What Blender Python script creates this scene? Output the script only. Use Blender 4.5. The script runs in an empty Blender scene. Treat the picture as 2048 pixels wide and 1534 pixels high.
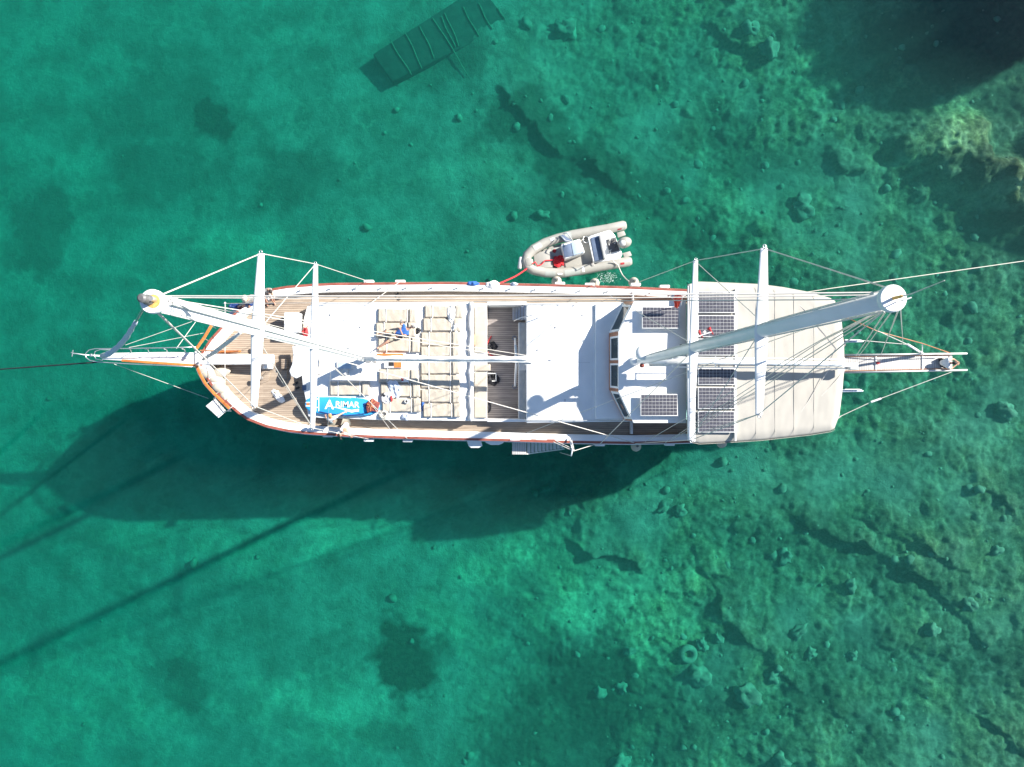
import bpy, bmesh, math, random
import numpy as np
from mathutils import Vector, Matrix, noise as mnoise
random.seed(7)
rng = np.random.default_rng(11)
sc = bpy.context.scene
COL = sc.collection

# ------------------------------------------------------------------ camera
F = 1421.0
CAM = Vector((0, 0, 38.0))
fwd = Vector((23 / F, 22 / F, -1)).normalized()
rgt = fwd.cross(Vector((0, 1, 0))).normalized()
upv = rgt.cross(fwd).normalized()
cam = bpy.data.objects.new('camera', bpy.data.cameras.new('camera'))
COL.objects.link(cam)
cam.matrix_world = Matrix(((rgt.x, upv.x, -fwd.x, CAM.x), (rgt.y, upv.y, -fwd.y, CAM.y), (rgt.z, upv.z, -fwd.z, CAM.z), (0, 0, 0, 1)))
cam.data.sensor_width = 36
cam.data.lens = 36 * F / 2048
cam.data.clip_end = 1000
sc.camera = cam

def P(px, py, z):
    """world point at height z seen at photo pixel px, py"""
    d = fwd + rgt * ((px - 1024) / F) + upv * ((767 - py) / F)
    t = (z - CAM.z) / d.z
    return CAM + d * t

# ------------------------------------------------------------------ light
EL = math.radians(35)
AZ = Vector((0.9, 0.436, 0)).normalized()
SUN = Vector((AZ.x * math.cos(EL), AZ.y * math.cos(EL), math.sin(EL)))
w = bpy.data.worlds.new('World')
sc.world = w
w.use_nodes = True
nt = w.node_tree
nt.nodes.clear()
sky = nt.nodes.new('ShaderNodeTexSky')
sky.sky_type = 'NISHITA'
sky.sun_disc = False
sky.sun_elevation = EL
sky.sun_rotation = math.atan2(AZ.x, AZ.y)
sky.ozone_density = 3.5
sky.dust_density = 0.4
bg = nt.nodes.new('ShaderNodeBackground')
bg.inputs['Strength'].default_value = 0.074
wo = nt.nodes.new('ShaderNodeOutputWorld')
nt.links.new(sky.outputs[0], bg.inputs[0])
nt.links.new(bg.outputs[0], wo.inputs[0])
sl = bpy.data.lights.new('sun', 'SUN')
sl.energy = 5.0
sl.angle = math.radians(0.8)
sl.color = (1.0, 0.95, 0.87)
so = bpy.data.objects.new('sun', sl)
so.rotation_euler = SUN.to_track_quat('Z', 'Y').to_euler()
so.location = SUN * 80
COL.objects.link(so)
sc.view_settings.view_transform = 'Standard'
sc.view_settings.look = 'None'
sc.view_settings.gamma = 1
sc.view_settings.use_curve_mapping = False
sc.view_settings.exposure = 1.25
sc.cycles.use_denoising = True
sc.cycles.volume_bounces = 1
sc.cycles.max_bounces = 8
sc.cycles.transparent_max_bounces = 12
sc.cycles.caustics_reflective = False
sc.cycles.caustics_refractive = False

# ------------------------------------------------------------------ materials
def N(t, ty, **kw):
    n = t.nodes.new(ty)
    for k, v in kw.items():
        setattr(n, k, v)
    return n

def ramp(t, src, stops):
    r = N(t, 'ShaderNodeValToRGB')
    el = r.color_ramp.elements
    while len(el) < len(stops):
        el.new(0.5)
    for e, (p, c) in zip(el, stops):
        e.position = p
        e.color = (*c, 1) if len(c) == 3 else c
    t.links.new(src, r.inputs[0])
    return r.outputs[0]

def mat(name, col, rough=0.5, var=0.12, scale=3.0, bump=0.0, bscale=30, metal=0.0, spec=None, fine=0.0):
    m = bpy.data.materials.new(name)
    m.use_nodes = True
    t = m.node_tree
    b = t.nodes['Principled BSDF']
    b.inputs['Roughness'].default_value = rough
    b.inputs['Metallic'].default_value = metal
    if spec is not None:
        b.inputs['Specular IOR Level'].default_value = spec
    tc = N(t, 'ShaderNodeTexCoord')
    no = N(t, 'ShaderNodeTexNoise')
    no.inputs['Scale'].default_value = scale
    no.inputs['Detail'].default_value = 6
    t.links.new(tc.outputs['Object'], no.inputs['Vector'])
    lo = [c * (1 - var) for c in col]
    hi = [min(1, c * (1 + var * 0.6)) for c in col]
    c = ramp(t, no.outputs[0], [(0.3, lo), (0.7, hi)])
    t.links.new(c, b.inputs['Base Color'])
    if bump:
        n2 = N(t, 'ShaderNodeTexNoise')
        n2.inputs['Scale'].default_value = bscale
        n2.inputs['Detail'].default_value = 4
        t.links.new(tc.outputs['Object'], n2.inputs['Vector'])
        bp = N(t, 'ShaderNodeBump')
        bp.inputs['Strength'].default_value = bump
        bp.inputs['Distance'].default_value = 0.03
        t.links.new(n2.outputs[0], bp.inputs['Height'])
        t.links.new(bp.outputs[0], b.inputs['Normal'])
    return m

def teak(name, c1, c2, seam, pitch=0.1, ax='Y'):
    m = bpy.data.materials.new(name)
    m.use_nodes = True
    t = m.node_tree
    b = t.nodes['Principled BSDF']
    b.inputs['Roughness'].default_value = 0.7
    tc = N(t, 'ShaderNodeTexCoord')
    sp = N(t, 'ShaderNodeSeparateXYZ')
    t.links.new(tc.outputs['Object'], sp.inputs[0])
    d = N(t, 'ShaderNodeMath', operation='DIVIDE'); d.inputs[1].default_value = pitch
    t.links.new(sp.outputs[ax], d.inputs[0])
    fr = N(t, 'ShaderNodeMath', operation='FRACT'); t.links.new(d.outputs[0], fr.inputs[0])
    fl = N(t, 'ShaderNodeMath', operation='FLOOR'); t.links.new(d.outputs[0], fl.inputs[0])
    wn = N(t, 'ShaderNodeTexWhiteNoise', noise_dimensions='1D'); t.links.new(fl.outputs[0], wn.inputs['W'])
    mp = N(t, 'ShaderNodeMapping')
    mp.inputs['Scale'].default_value = (1.2, 9, 1) if ax == 'Y' else (9, 1.2, 1)
    t.links.new(tc.outputs['Object'], mp.inputs[0])
    no = N(t, 'ShaderNodeTexNoise'); no.inputs['Scale'].default_value = 1.5; no.inputs['Detail'].default_value = 6
    t.links.new(mp.outputs[0], no.inputs['Vector'])
    ad = N(t, 'ShaderNodeMath', operation='MULTIPLY_ADD'); ad.inputs[1].default_value = 0.3
    t.links.new(wn.outputs[0], ad.inputs[0]); t.links.new(no.outputs[0], ad.inputs[2])
    c = ramp(t, ad.outputs[0], [(0.35, c1), (0.85, c2)])
    g = N(t, 'ShaderNodeMath', operation='LESS_THAN'); g.inputs[1].default_value = 0.2
    t.links.new(fr.outputs[0], g.inputs[0])
    mx = N(t, 'ShaderNodeMix', data_type='RGBA')
    t.links.new(g.outputs[0], mx.inputs[0]); t.links.new(c, mx.inputs[6])
    mx.inputs[7].default_value = (*seam, 1)
    t.links.new(mx.outputs[2], b.inputs['Base Color'])
    return m

M = {}
M['white'] = mat('white_paint', (0.80, 0.80, 0.78), 0.35, 0.06, 1.5)
M['whitedull'] = mat('white_deck_paint', (0.80, 0.80, 0.775), 0.55, 0.07, 1.2, 0.05, 60)
M['hull'] = mat('hull_white', (0.76, 0.76, 0.74), 0.3, 0.08, 0.8)
M['redrail'] = mat('red_brown_rail', (0.28, 0.085, 0.06), 0.4, 0.3, 3)
M['wood'] = mat('varnished_wood', (0.42, 0.18, 0.09), 0.35, 0.3, 5)
M['orange'] = mat('orange_varnish', (0.62, 0.2, 0.05), 0.35, 0.35, 4)
M['teak'] = teak('teak_deck', (0.25, 0.19, 0.14), (0.39, 0.315, 0.24), (0.12, 0.09, 0.07))
M['greyteak'] = teak('grey_teak', (0.2, 0.175, 0.165), (0.34, 0.30, 0.28), (0.08, 0.07, 0.065), 0.1)
M['grating'] = teak('grating', (0.5, 0.48, 0.45), (0.62, 0.6, 0.56), (0.2, 0.19, 0.18), 0.09, 'X')
M['cush'] = mat('cream_canvas', (0.45, 0.40, 0.325), 0.9, 0.1, 4, 0.25, 18)
M['awning'] = mat('awning_canvas', (0.40, 0.378, 0.332), 0.85, 0.05, 1.0, 0.05, 50)
M['grey'] = mat('grey_canvas', (0.4, 0.4, 0.39), 0.8, 0.12, 4)
M['lgrey'] = mat('light_grey', (0.6, 0.6, 0.58), 0.6, 0.1, 4)
M['steel'] = mat('steel', (0.6, 0.6, 0.6), 0.3, 0.1, 8, metal=0.8)
M['wire'] = mat('rigging_wire', (0.62, 0.58, 0.53), 0.5, 0.1, 8)
M['rope'] = mat('pale_rope', (0.62, 0.58, 0.5), 0.9, 0.15, 20)
M['redrope'] = mat('red_rope', (0.7, 0.03, 0.04), 0.8, 0.2, 20)
M['red'] = mat('red_cloth', (0.4, 0.03, 0.035), 0.8, 0.25, 8)
M['black'] = mat('black_rubber', (0.02, 0.02, 0.022), 0.6, 0.2, 8)
M['glass'] = mat('dark_glass', (0.035, 0.05, 0.05), 0.1, 0.5, 2.5)
M['cell'] = mat('solar_cell', (0.07, 0.07, 0.088), 0.3, 0.35, 9)
M['blue'] = mat('blue_board', (0.03, 0.32, 0.62), 0.45, 0.12, 2)
M['dblue'] = mat('dark_blue', (0.02, 0.05, 0.18), 0.5, 0.2, 4)
M['bluecloth'] = mat('blue_cloth', (0.035, 0.13, 0.42), 0.85, 0.35, 9, 0.3, 30)
M['palecloth'] = mat('pale_blue_cloth', (0.5, 0.56, 0.66), 0.9, 0.25, 12, 0.4, 30)
M['whitecloth'] = mat('white_cloth', (0.78, 0.77, 0.75), 0.9, 0.1, 10, 0.35, 25)
M['greycloth'] = mat('grey_cloth', (0.3, 0.29, 0.27), 0.9, 0.2, 10, 0.3, 25)
M['khaki'] = mat('khaki_cloth', (0.3, 0.28, 0.22), 0.9, 0.2, 10)
M['darkcloth'] = mat('dark_cloth', (0.03, 0.03, 0.035), 0.9, 0.2, 10)
M['brownbag'] = mat('rust_brown', (0.26, 0.06, 0.045), 0.8, 0.5, 14)
M['skin'] = mat('skin', (0.55, 0.3, 0.2), 0.5, 0.1, 6)
M['dhair'] = mat('dark_hair', (0.04, 0.03, 0.025), 0.7, 0.3, 30)
M['rhair'] = mat('ginger_hair', (0.5, 0.24, 0.08), 0.7, 0.3, 30)
M['straw'] = mat('straw_hat', (0.68, 0.6, 0.46), 0.9, 0.1, 30)
M['rust'] = mat('rust_stain', (0.7, 0.42, 0.12), 0.8, 0.4, 14)
M['dgrey'] = mat('dark_grey_plastic', (0.12, 0.12, 0.12), 0.5, 0.2, 10)
M['rib'] = mat('rib_tube', (0.33, 0.32, 0.285), 0.5, 0.06, 3)
M['ribgrey'] = mat('rib_patch', (0.36, 0.38, 0.35), 0.6, 0.08, 3)
M['seatblue'] = mat('navy_seat', (0.1, 0.14, 0.22), 0.6, 0.2, 4)
M['paleblue'] = mat('pale_blue_seat', (0.4, 0.5, 0.6), 0.6, 0.1, 4)
M['concrete'] = mat('sunken_concrete', (0.025, 0.032, 0.022), 0.95, 0.55, 2.5, 0.4, 8)
M['rock'] = mat('sea_rock', (0.15, 0.15, 0.1), 0.95, 0.5, 2.5, 0.6, 7)
M['weed'] = mat('weed_rope', (0.1, 0.12, 0.07), 0.95, 0.4, 5)
M['shorerock'] = mat('shore_rock', (0.34, 0.31, 0.26), 0.95, 0.4, 0.7, 0.5, 3)
M['leaf'] = mat('pine_leaf', (0.05, 0.085, 0.03), 0.8, 0.5, 1.5)
M['bark'] = mat('pine_bark', (0.14, 0.09, 0.06), 0.9, 0.4, 6)

# ------------------------------------------------------------------ mesh helpers
class MB:
    def __init__(s):
        s.v = []; s.f = []
    def add(s, vs, fs):
        o = len(s.v)
        s.v += [Vector(a) for a in vs]
        s.f += [tuple(i + o for i in f) for f in fs]
        return s
    def prism(s, pts, z0, z1=None):
        """pts: world points (top ring); bottom at z0 (absolute)"""
        n = len(pts)
        top = [Vector((p[0], p[1], p[2] if z1 is None else z1)) for p in pts]
        bot = [Vector((p[0], p[1], z0)) for p in pts]
        ar = sum(top[i].x * top[(i + 1) % n].y - top[(i + 1) % n].x * top[i].y for i in range(n))
        if ar < 0:
            top.reverse(); bot.reverse()
        fs = [tuple(range(n)), tuple(range(2 * n - 1, n - 1, -1))]
        fs += [(i, i + n, (i + 1) % n + n, (i + 1) % n) for i in range(n)]
        return s.add(top + bot, fs)
    def pp(s, px, z0, z1):
        return s.prism([P(a, b, z1) for a, b in px], z0, z1)
    def rect(s, x0, y0, x1, y1, z0, z1):
        return s.pp([(x0, y0), (x1, y0), (x1, y1), (x0, y1)], z0, z1)
    def box(s, c, sz, rz=0, ry=0, rx=0):
        R = Matrix.Rotation(rz, 3, 'Z') @ Matrix.Rotation(ry, 3, 'Y') @ Matrix.Rotation(rx, 3, 'X')
        vs = [Vector(c) + R @ Vector((sx * sz[0] / 2, sy * sz[1] / 2, sg * sz[2] / 2)) for sx in (-1, 1) for sy in (-1, 1) for sg in (-1, 1)]
        return s.add(vs, [(0, 1, 3, 2), (4, 6, 7, 5), (0, 4, 5, 1), (2, 3, 7, 6), (0, 2, 6, 4), (1, 5, 7, 3)])
    def bar(s, a, b, wd, ht, up=Vector((0, 0, 1))):
        a = Vector(a); b = Vector(b); d = (b - a).normalized()
        sd = d.cross(up).normalized(); u = sd.cross(d)
        vs = []
        for p in (a, b):
            for i, j in ((-1, -1), (1, -1), (1, 1), (-1, 1)):
                vs.append(p + sd * (i * wd / 2) + u * (j * ht / 2))
        return s.add(vs, [(0, 1, 2, 3), (7, 6, 5, 4), (0, 4, 5, 1), (1, 5, 6, 2), (2, 6, 7, 3), (3, 7, 4, 0)])
    def tube(s, pts, r, n=8, closed=False):
        pts = [Vector(p) for p in pts]
        m = len(pts)
        rs = r if isinstance(r, (list, tuple)) else [r] * m
        rings = []
        prev = None
        for i, p in enumerate(pts):
            if closed:
                d = (pts[(i + 1) % m] - pts[i - 1])
            else:
                d = pts[min(i + 1, m - 1)] - pts[max(i - 1, 0)]
            d.normalize()
            if prev is None:
                a = Vector((0, 0, 1)) if abs(d.z) < 0.9 else Vector((1, 0, 0))
                u = d.cross(a).normalized()
            else:
                u = (prev - d * prev.dot(d)).normalized()
            prev = u
            v2 = d.cross(u)
            rings.append([p + (u * math.cos(2 * math.pi * k / n) + v2 * math.sin(2 * math.pi * k / n)) * rs[i] for k in range(n)])
        vs = [q for rg in rings for q in rg]
        fs = []
        for i in range(m if closed else m - 1):
            j = (i + 1) % m
            for k in range(n):
                k2 = (k + 1) % n
                fs.append((i * n + k, i * n + k2, j * n + k2, j * n + k))
        if not closed:
            fs.append(tuple(range(n - 1, -1, -1)))
            fs.append(tuple((m - 1) * n + k for k in range(n)))
        return s.add(vs, fs)
    def lathe(s, c, prof, n=16, axis=None):
        """prof: list of (r, h) along axis"""
        ax = Vector(axis or (0, 0, 1)).normalized()
        a = Vector((1, 0, 0)) if abs(ax.x) < 0.8 else Vector((0, 1, 0))
        u = ax.cross(a).normalized(); v2 = ax.cross(u)
        c = Vector(c)
        vs = [c + ax * h + (u * math.cos(2 * math.pi * k / n) + v2 * math.sin(2 * math.pi * k / n)) * max(r, 1e-4) for r, h in prof for k in range(n)]
        fs = []
        for i in range(len(prof) - 1):
            for k in range(n):
                fs.append((i * n + k, i * n + (k + 1) % n, (i + 1) * n + (k + 1) % n, (i + 1) * n + k))
        fs.append(tuple(range(n - 1, -1, -1)))
        fs.append(tuple((len(prof) - 1) * n + k for k in range(n)))
        return s.add(vs, fs)
    def ell(s, c, r, n=14, m=8, R=None, jit=0, sd=0):
        c = Vector(c); vs = []; fs = []
        R = R or Matrix.Identity(3)
        for i in range(m + 1):
            th = math.pi * i / m
            for k in range(n):
                ph = 2 * math.pi * k / n
                q = Vector((math.sin(th) * math.cos(ph), math.sin(th) * math.sin(ph), math.cos(th)))
                f = 1 + (jit * mnoise.noise(q * 1.7 + Vector((sd, sd * 1.3, 0))) if jit else 0)
                vs.append(c + R @ Vector((q.x * r[0] * f, q.y * r[1] * f, q.z * r[2] * f)))
        for i in range(m):
            for k in range(n):
                k2 = (k + 1) % n
                fs.append((i * n + k, (i + 1) * n + k, (i + 1) * n + k2, i * n + k2))
        return s.add(vs, fs)
    def build(s, name, m, parent=None, bevel=0, seg=2, smooth=False, kind=None, label=None, cat=None, group=None, at=None):
        me = bpy.data.meshes.new(name)
        off = Vector((0, 0, 0))
        if parent is not None:
            q = parent
            while q is not None:
                off += q.location; q = q.parent
        elif at is not None:
            off = Vector(at)
        me.from_pydata([tuple(a - off) for a in s.v], [], s.f)
        bm = bmesh.new(); bm.from_mesh(me)
        bmesh.ops.remove_doubles(bm, verts=bm.verts, dist=1e-5)
        bmesh.ops.recalc_face_normals(bm, faces=bm.faces)
        if bevel:
            es = [e for e in bm.edges if len(e.link_faces) == 2 and e.calc_face_angle(0) > 0.6]
            bmesh.ops.bevel(bm, geom=es, offset=bevel, segments=seg, affect='EDGES', profile=0.5, clamp_overlap=True)
        if smooth or bevel:
            for f in bm.faces:
                f.smooth = True
        bm.to_mesh(me); bm.free()
        if bevel or smooth == 2:
            me.set_sharp_from_angle(angle=math.radians(40))
        me.materials.append(m)
        o = bpy.data.objects.new(name, me)
        COL.objects.link(o)
        if parent is not None:
            o.parent = parent
        elif at is not None:
            o.location = off
        if kind: o['kind'] = kind
        tagp(o, label, cat, group)
        return o

def tagp(o, label=None, cat=None, group=None):
    if label: o['label'] = label
    if cat: o['category'] = cat
    if group: o['group'] = group
    return o

def empty(name, loc, label, cat, group=None):
    o = bpy.data.objects.new(name, None)
    COL.objects.link(o); o.location = loc
    return tagp(o, label, cat, group)

def copy_tree(o, parent=None):
    c = o.copy(); COL.objects.link(c); c.parent = parent
    for ch in [x for x in bpy.data.objects if x.parent == o]:
        copy_tree(ch, c)
    return c

def lerp(a, b, t):
    return a + (b - a) * t

# ------------------------------------------------------------------ seabed
def vnoise(X, Y, s, seed):
    r = np.random.default_rng(seed)
    n = 128
    L = r.random((n, n))
    x = X / s + 500; y = Y / s + 500
    xi = np.floor(x).astype(int); yi = np.floor(y).astype(int)
    fx = x - xi; fy = y - yi
    fx = fx * fx * (3 - 2 * fx); fy = fy * fy * (3 - 2 * fy)
    a = L[xi % n, yi % n]; b = L[(xi + 1) % n, yi % n]; c = L[xi % n, (yi + 1) % n]; d = L[(xi + 1) % n, (yi + 1) % n]
    return (a * (1 - fx) + b * fx) * (1 - fy) + (c * (1 - fx) + d * fx) * fy - 0.5

def cells(X, Y, s, seed):
    """distance to nearest jittered point in cell units and its id value"""
    r = np.random.default_rng(seed); n = 128
    JX = r.random((n, n)); JY = r.random((n, n)); V = r.random((n, n))
    x = X / s + 500; y = Y / s + 500
    xi = np.floor(x).astype(int); yi = np.floor(y).astype(int)
    best = np.full(X.shape, 9.0); val = np.zeros(X.shape)
    for a in (-1, 0, 1):
        for b in (-1, 0, 1):
            cx = xi + a; cy = yi + b
            d = np.hypot(cx + JX[cx % n, cy % n] - x, cy + JY[cx % n, cy % n] - y)
            m = d < best
            best = np.where(m, d, best); val = np.where(m, V[cx % n, cy % n], val)
    return best, val

ZB = -4.6
def seg_sd(X, Y, pts):
    """unsigned distance to polyline and side (positive = upper right)"""
    D = np.full(X.shape, 1e9); S = np.zeros(X.shape); T = np.zeros(X.shape)
    for i in range(len(pts) - 1):
        ax, ay = pts[i]; bx, by = pts[i + 1]
        dx, dy = bx - ax, by - ay
        L2 = dx * dx + dy * dy
        t = np.clip(((X - ax) * dx + (Y - ay) * dy) / L2, 0, 1)
        d = np.hypot(X - ax - t * dx, Y - ay - t * dy)
        sd = (X - ax) * (-dy) + (Y - ay) * dx
        m = d < D
        D = np.where(m, d, D); S = np.where(m, np.sign(sd), S); T = np.where(m, (i + t) / (len(pts) - 1), T)
    return D, S, T

def sb(px, py):
    p = P(px, py, -2.7 if (px > 1740 and py < 520) else ZB); return (p.x, p.y)

LEDGES = [
    ([(1555, 960), (1570, 1025), (1610, 1058), (1680, 1072), (1750, 1112), (1800, 1130), (1850, 1170), (1890, 1225), (1960, 1300)], 0.8, 1.7),
    ([(1660, 1005), (1710, 1040), (1770, 1062), (1860, 1110), (1900, 1130)], 0.7, 1.4),
    ([(1120, 1075), (1180, 1112), (1230, 1122), (1300, 1150)], 0.8, 1.8),
    ([(1000, 170), (1050, 230), (1110, 290), (1200, 350), (1270, 400)], 0.75, 1.8),
    ([(1360, 215), (1400, 245), (1460, 285)], 0.8, 1.6),
    ([(1620, 320), (1665, 350), (1720, 360)], 0.4, 1.2),
    ([(1410, 50), (1460, 100), (1530, 120), (1590, 150)], 0.5, 1.5),
    ([(1885, 965), (1930, 985), (1990, 1030)], 0.4, 1.2),
    ([(1890, 1390), (1960, 1440), (2048, 1520)], 0.8, 1.5),
    ([(1990, 1330), (2060, 1390)], 0.4, 1.5),
    ([(1390, 1120), (1430, 1180), (1440, 1230), (1520, 1310), (1600, 1370)], 0.5, 1.2),
]

def seabed_h(X, Y, detail=True):
    # rocky mask grows towards the right / lower right
    R = 1 / (1 + np.exp(-(X * 1.0 - 3.5 + 6 * vnoise(X, Y, 9, 3) + 0.10 * np.abs(Y)) / 3.0))
    R = R * np.clip(1.05 + 1.5 * vnoise(X, Y, 4.2, 61) + 0.9 * vnoise(X, Y, 1.9, 62), 0.12, 1)
    H = ZB - 1.9 + 0.08 * (X + 15) + 0.9 * vnoise(X, Y, 14, 1) + 0.35 * vnoise(X, Y, 5, 2)
    H += 0.035 * np.clip(X - 12, 0, 60) + 0.9 * (1 / (1 + np.exp(-(X + 0.5 * Y - 38) / 2.5)))
    H += R * (0.5 * vnoise(X, Y, 2.3, 4))
    for (mx_, my_, hh, rr_) in [(1885, 285, 1.5, 2.3), (2030, 385, 1.5, 1.8), (1700, 60, .5, 1.5), (1240, 990, .5, 2.5)]:
        cx_, cy_ = P(mx_, my_, -2.4).x, P(mx_, my_, -2.4).y
        H += hh * np.exp(-(((X - cx_) ** 2 + (Y - cy_) ** 2) / rr_ ** 2) ** 1.3 * (1 + 1.2 * vnoise(X, Y, 1.3, 71)))
    for pts, h, wd in LEDGES:
        wp = [sb(*q) for q in pts]
        Xw = X + 0.6 * vnoise(X, Y, 1.1, 21) + 0.3 * vnoise(X, Y, 0.4, 23) + 0.7 * vnoise(X, Y, 3.1, 25)
        Yw = Y + 0.6 * vnoise(X, Y, 1.1, 22) + 0.3 * vnoise(X, Y, 0.4, 24) + 0.7 * vnoise(X, Y, 3.1, 26)
        D, S, T = seg_sd(Xw, Yw, wp)
        up = np.where(S > 0, 1, 0)
        fade = np.clip(np.minimum(T, 1 - T) * 6, 0.0, 1)
        H += 0.62 * h * up * np.exp(-(D / wd) ** 2) * fade * np.clip(0.75 + 1.6 * vnoise(X, Y, 1.4, 27), 0.1, 1.5)
    if detail:
        d, v = cells(X + 0.3 * vnoise(X, Y, 0.8, 31), Y + 0.3 * vnoise(X, Y, 0.8, 32), 1.05, 5)
        H += R * 0.22 * v * v * np.clip(1 - (d / 0.62) ** 2, 0, 1) ** 0.5 * (v > 0.45)
        d, v = cells(X, Y, 0.42, 6)
        H += (0.1 + 0.9 * R) * 0.11 * v * np.clip(1 - (d / 0.6) ** 2, 0, 1) ** 0.5
        rid = 1 - 2 * np.abs(vnoise(X, Y, 0.75, 51)) - 2 * np.abs(vnoise(X, Y, 0.33, 52))
        H += (0.2 + R) * 0.10 * vnoise(X, Y, 0.45, 8) + (0.3 + R) * 0.07 * vnoise(X, Y, 0.2, 9) + R * 0.08 * rid
    return H, R

def axis(lo, hi, step, far):
    a = list(np.arange(lo, hi, step))
    out = [lo - far, lo - far * 0.6, lo - far * 0.3, lo - far * 0.12, lo - far * 0.04] + a + [hi + far * 0.04, hi + far * 0.12, hi + far * 0.3, hi + far * 0.6, hi + far]
    return np.array(out)

xs = axis(-33.5, 35.5, 0.092, 110); ys = axis(-25.5, 27.5, 0.092, 110)
X, Y = np.meshgrid(xs, ys, indexing='ij')
H, RM = seabed_h(X, Y)
nx, ny = len(xs), len(ys)
co = np.stack([X, Y, H], -1).reshape(-1, 3).astype(np.float32)
idx = np.arange(nx * ny).reshape(nx, ny)
quads = np.stack([idx[:-1, :-1], idx[1:, :-1], idx[1:, 1:], idx[:-1, 1:]], -1).reshape(-1, 4)
me = bpy.data.meshes.new('seabed')
me.vertices.add(len(co)); me.vertices.foreach_set('co', co.ravel())
me.loops.add(quads.size); me.loops.foreach_set('vertex_index', quads.ravel().astype(np.int32))
me.polygons.add(len(quads))
me.polygons.foreach_set('loop_start', np.arange(0, quads.size, 4, dtype=np.int32))
me.polygons.foreach_set('loop_total', np.full(len(quads), 4, dtype=np.int32))
me.polygons.foreach_set('use_smooth', np.ones(len(quads), dtype=bool))
me.update()
# vegetation / rock cover attribute, with tree shade painted in at upper right
veg_shade = np.zeros(X.shape)
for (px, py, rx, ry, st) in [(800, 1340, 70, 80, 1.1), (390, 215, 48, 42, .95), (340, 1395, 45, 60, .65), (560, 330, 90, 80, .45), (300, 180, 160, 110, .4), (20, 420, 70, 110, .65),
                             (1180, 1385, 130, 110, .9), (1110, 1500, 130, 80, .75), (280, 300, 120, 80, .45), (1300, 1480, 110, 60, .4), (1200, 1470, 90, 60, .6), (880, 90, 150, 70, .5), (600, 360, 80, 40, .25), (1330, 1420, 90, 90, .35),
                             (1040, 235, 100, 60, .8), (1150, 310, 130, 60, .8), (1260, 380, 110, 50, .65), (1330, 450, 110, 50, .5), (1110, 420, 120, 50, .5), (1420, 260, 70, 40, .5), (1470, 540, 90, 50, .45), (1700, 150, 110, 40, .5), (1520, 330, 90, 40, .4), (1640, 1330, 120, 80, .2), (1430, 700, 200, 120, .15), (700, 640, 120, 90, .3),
                             (1800, 900, 80, 50, .2), (60, 1060, 40, 50, .4), (760, 1500, 50, 30, .5), (1090, 400, 60, 50, .3), (1530, 420, 60, 50, .25), (1930, 90, 190, 110, .9), (1840, 200, 50, 60, .7), (2000, 210, 60, 40, .8), (1990, 480, 80, 50, .7), (250, 1000, 60, 40, .2)]:  # patches at far upper right darken the ground colour to deepen the tree shade
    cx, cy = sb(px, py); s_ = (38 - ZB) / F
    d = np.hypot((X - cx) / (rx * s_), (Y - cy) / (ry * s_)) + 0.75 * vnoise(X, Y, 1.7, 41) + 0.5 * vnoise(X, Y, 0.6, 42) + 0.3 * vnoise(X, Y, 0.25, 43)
    veg_shade = np.maximum(veg_shade, st * np.clip((1.15 - d) / 0.45, 0, 1))
pale = np.zeros(X.shape)
for (px, py, rx, ry, st) in [(1210, 1220, 170, 100, .75), (1050, 1130, 170, 80, .55), (700, 1060, 150, 60, .45), (480, 1100, 150, 60, .4), (150, 1440, 190, 110, .35), (640, 1450, 150, 70, .4), (1440, 420, 150, 60, .45), (900, 1250, 100, 90, .4),
                             (1885, 285, 70, 60, .8), (2030, 390, 60, 40, .9), (250, 1080, 120, 60, .35), (960, 330, 90, 40, .3), (450, 470, 120, 50, .3), (1600, 210, 80, 70, .4), (1750, 700, 100, 60, .2)]:
    cx, cy = sb(px, py); s_ = (38 - ZB) / F
    d = np.hypot((X - cx) / (rx * s_), (Y - cy) / (ry * s_)) + 0.9 * vnoise(X, Y, 2.2, 81) + 0.7 * vnoise(X, Y, 0.8, 82) + 0.6 * vnoise(X, Y, 0.35, 83)
    pale = np.maximum(pale, st * np.clip((1.2 - d) / 0.9, 0, 1))
a = me.attributes.new('pale', 'FLOAT', 'POINT'); a.data.foreach_set('value', pale.ravel().astype(np.float32))
a = me.attributes.new('weed', 'FLOAT', 'POINT'); a.data.foreach_set('value', veg_shade.ravel().astype(np.float32))  # weed cover plus the painted shade
a = me.attributes.new('rocky', 'FLOAT', 'POINT'); a.data.foreach_set('value', RM.ravel().astype(np.float32))
m = bpy.data.materials.new('seabed_ground'); m.use_nodes = True
t = m.node_tree; b = t.nodes['Principled BSDF']; b.inputs['Roughness'].default_value = 1; b.inputs['Specular IOR Level'].default_value = 0
tc = N(t, 'ShaderNodeTexCoord')
def tex(sc_, det, rough=0.6):
    n = N(t, 'ShaderNodeTexNoise'); n.inputs['Scale'].default_value = sc_; n.inputs['Detail'].default_value = det; n.inputs['Roughness'].default_value = rough
    t.links.new(tc.outputs['Object'], n.inputs['Vector']); return n.outputs[0]
def mixc(f, a_, b_, bt='MIX'):
    x = N(t, 'ShaderNodeMix', data_type='RGBA', blend_type=bt)
    for i, q in ((0, f), (6, a_), (7, b_)):
        if isinstance(q, (int, float)): x.inputs[i].default_value = q
        elif isinstance(q, tuple): x.inputs[i].default_value = (*q, 1)
        else: t.links.new(q, x.inputs[i])
    return x.outputs[2]
sand = ramp(t, tex(0.45, 10, 0.7), [(0.38, (0.114, 0.117, 0.086)), (0.5, (0.166, 0.166, 0.128)), (0.62, (0.236, 0.229, 0.179))])
rockc = ramp(t, tex(1.6, 10, 0.72), [(0.33, (0.034, 0.040, 0.024)), (0.5, (0.112, 0.108, 0.071)), (0.68, (0.224, 0.204, 0.142))])
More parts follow.
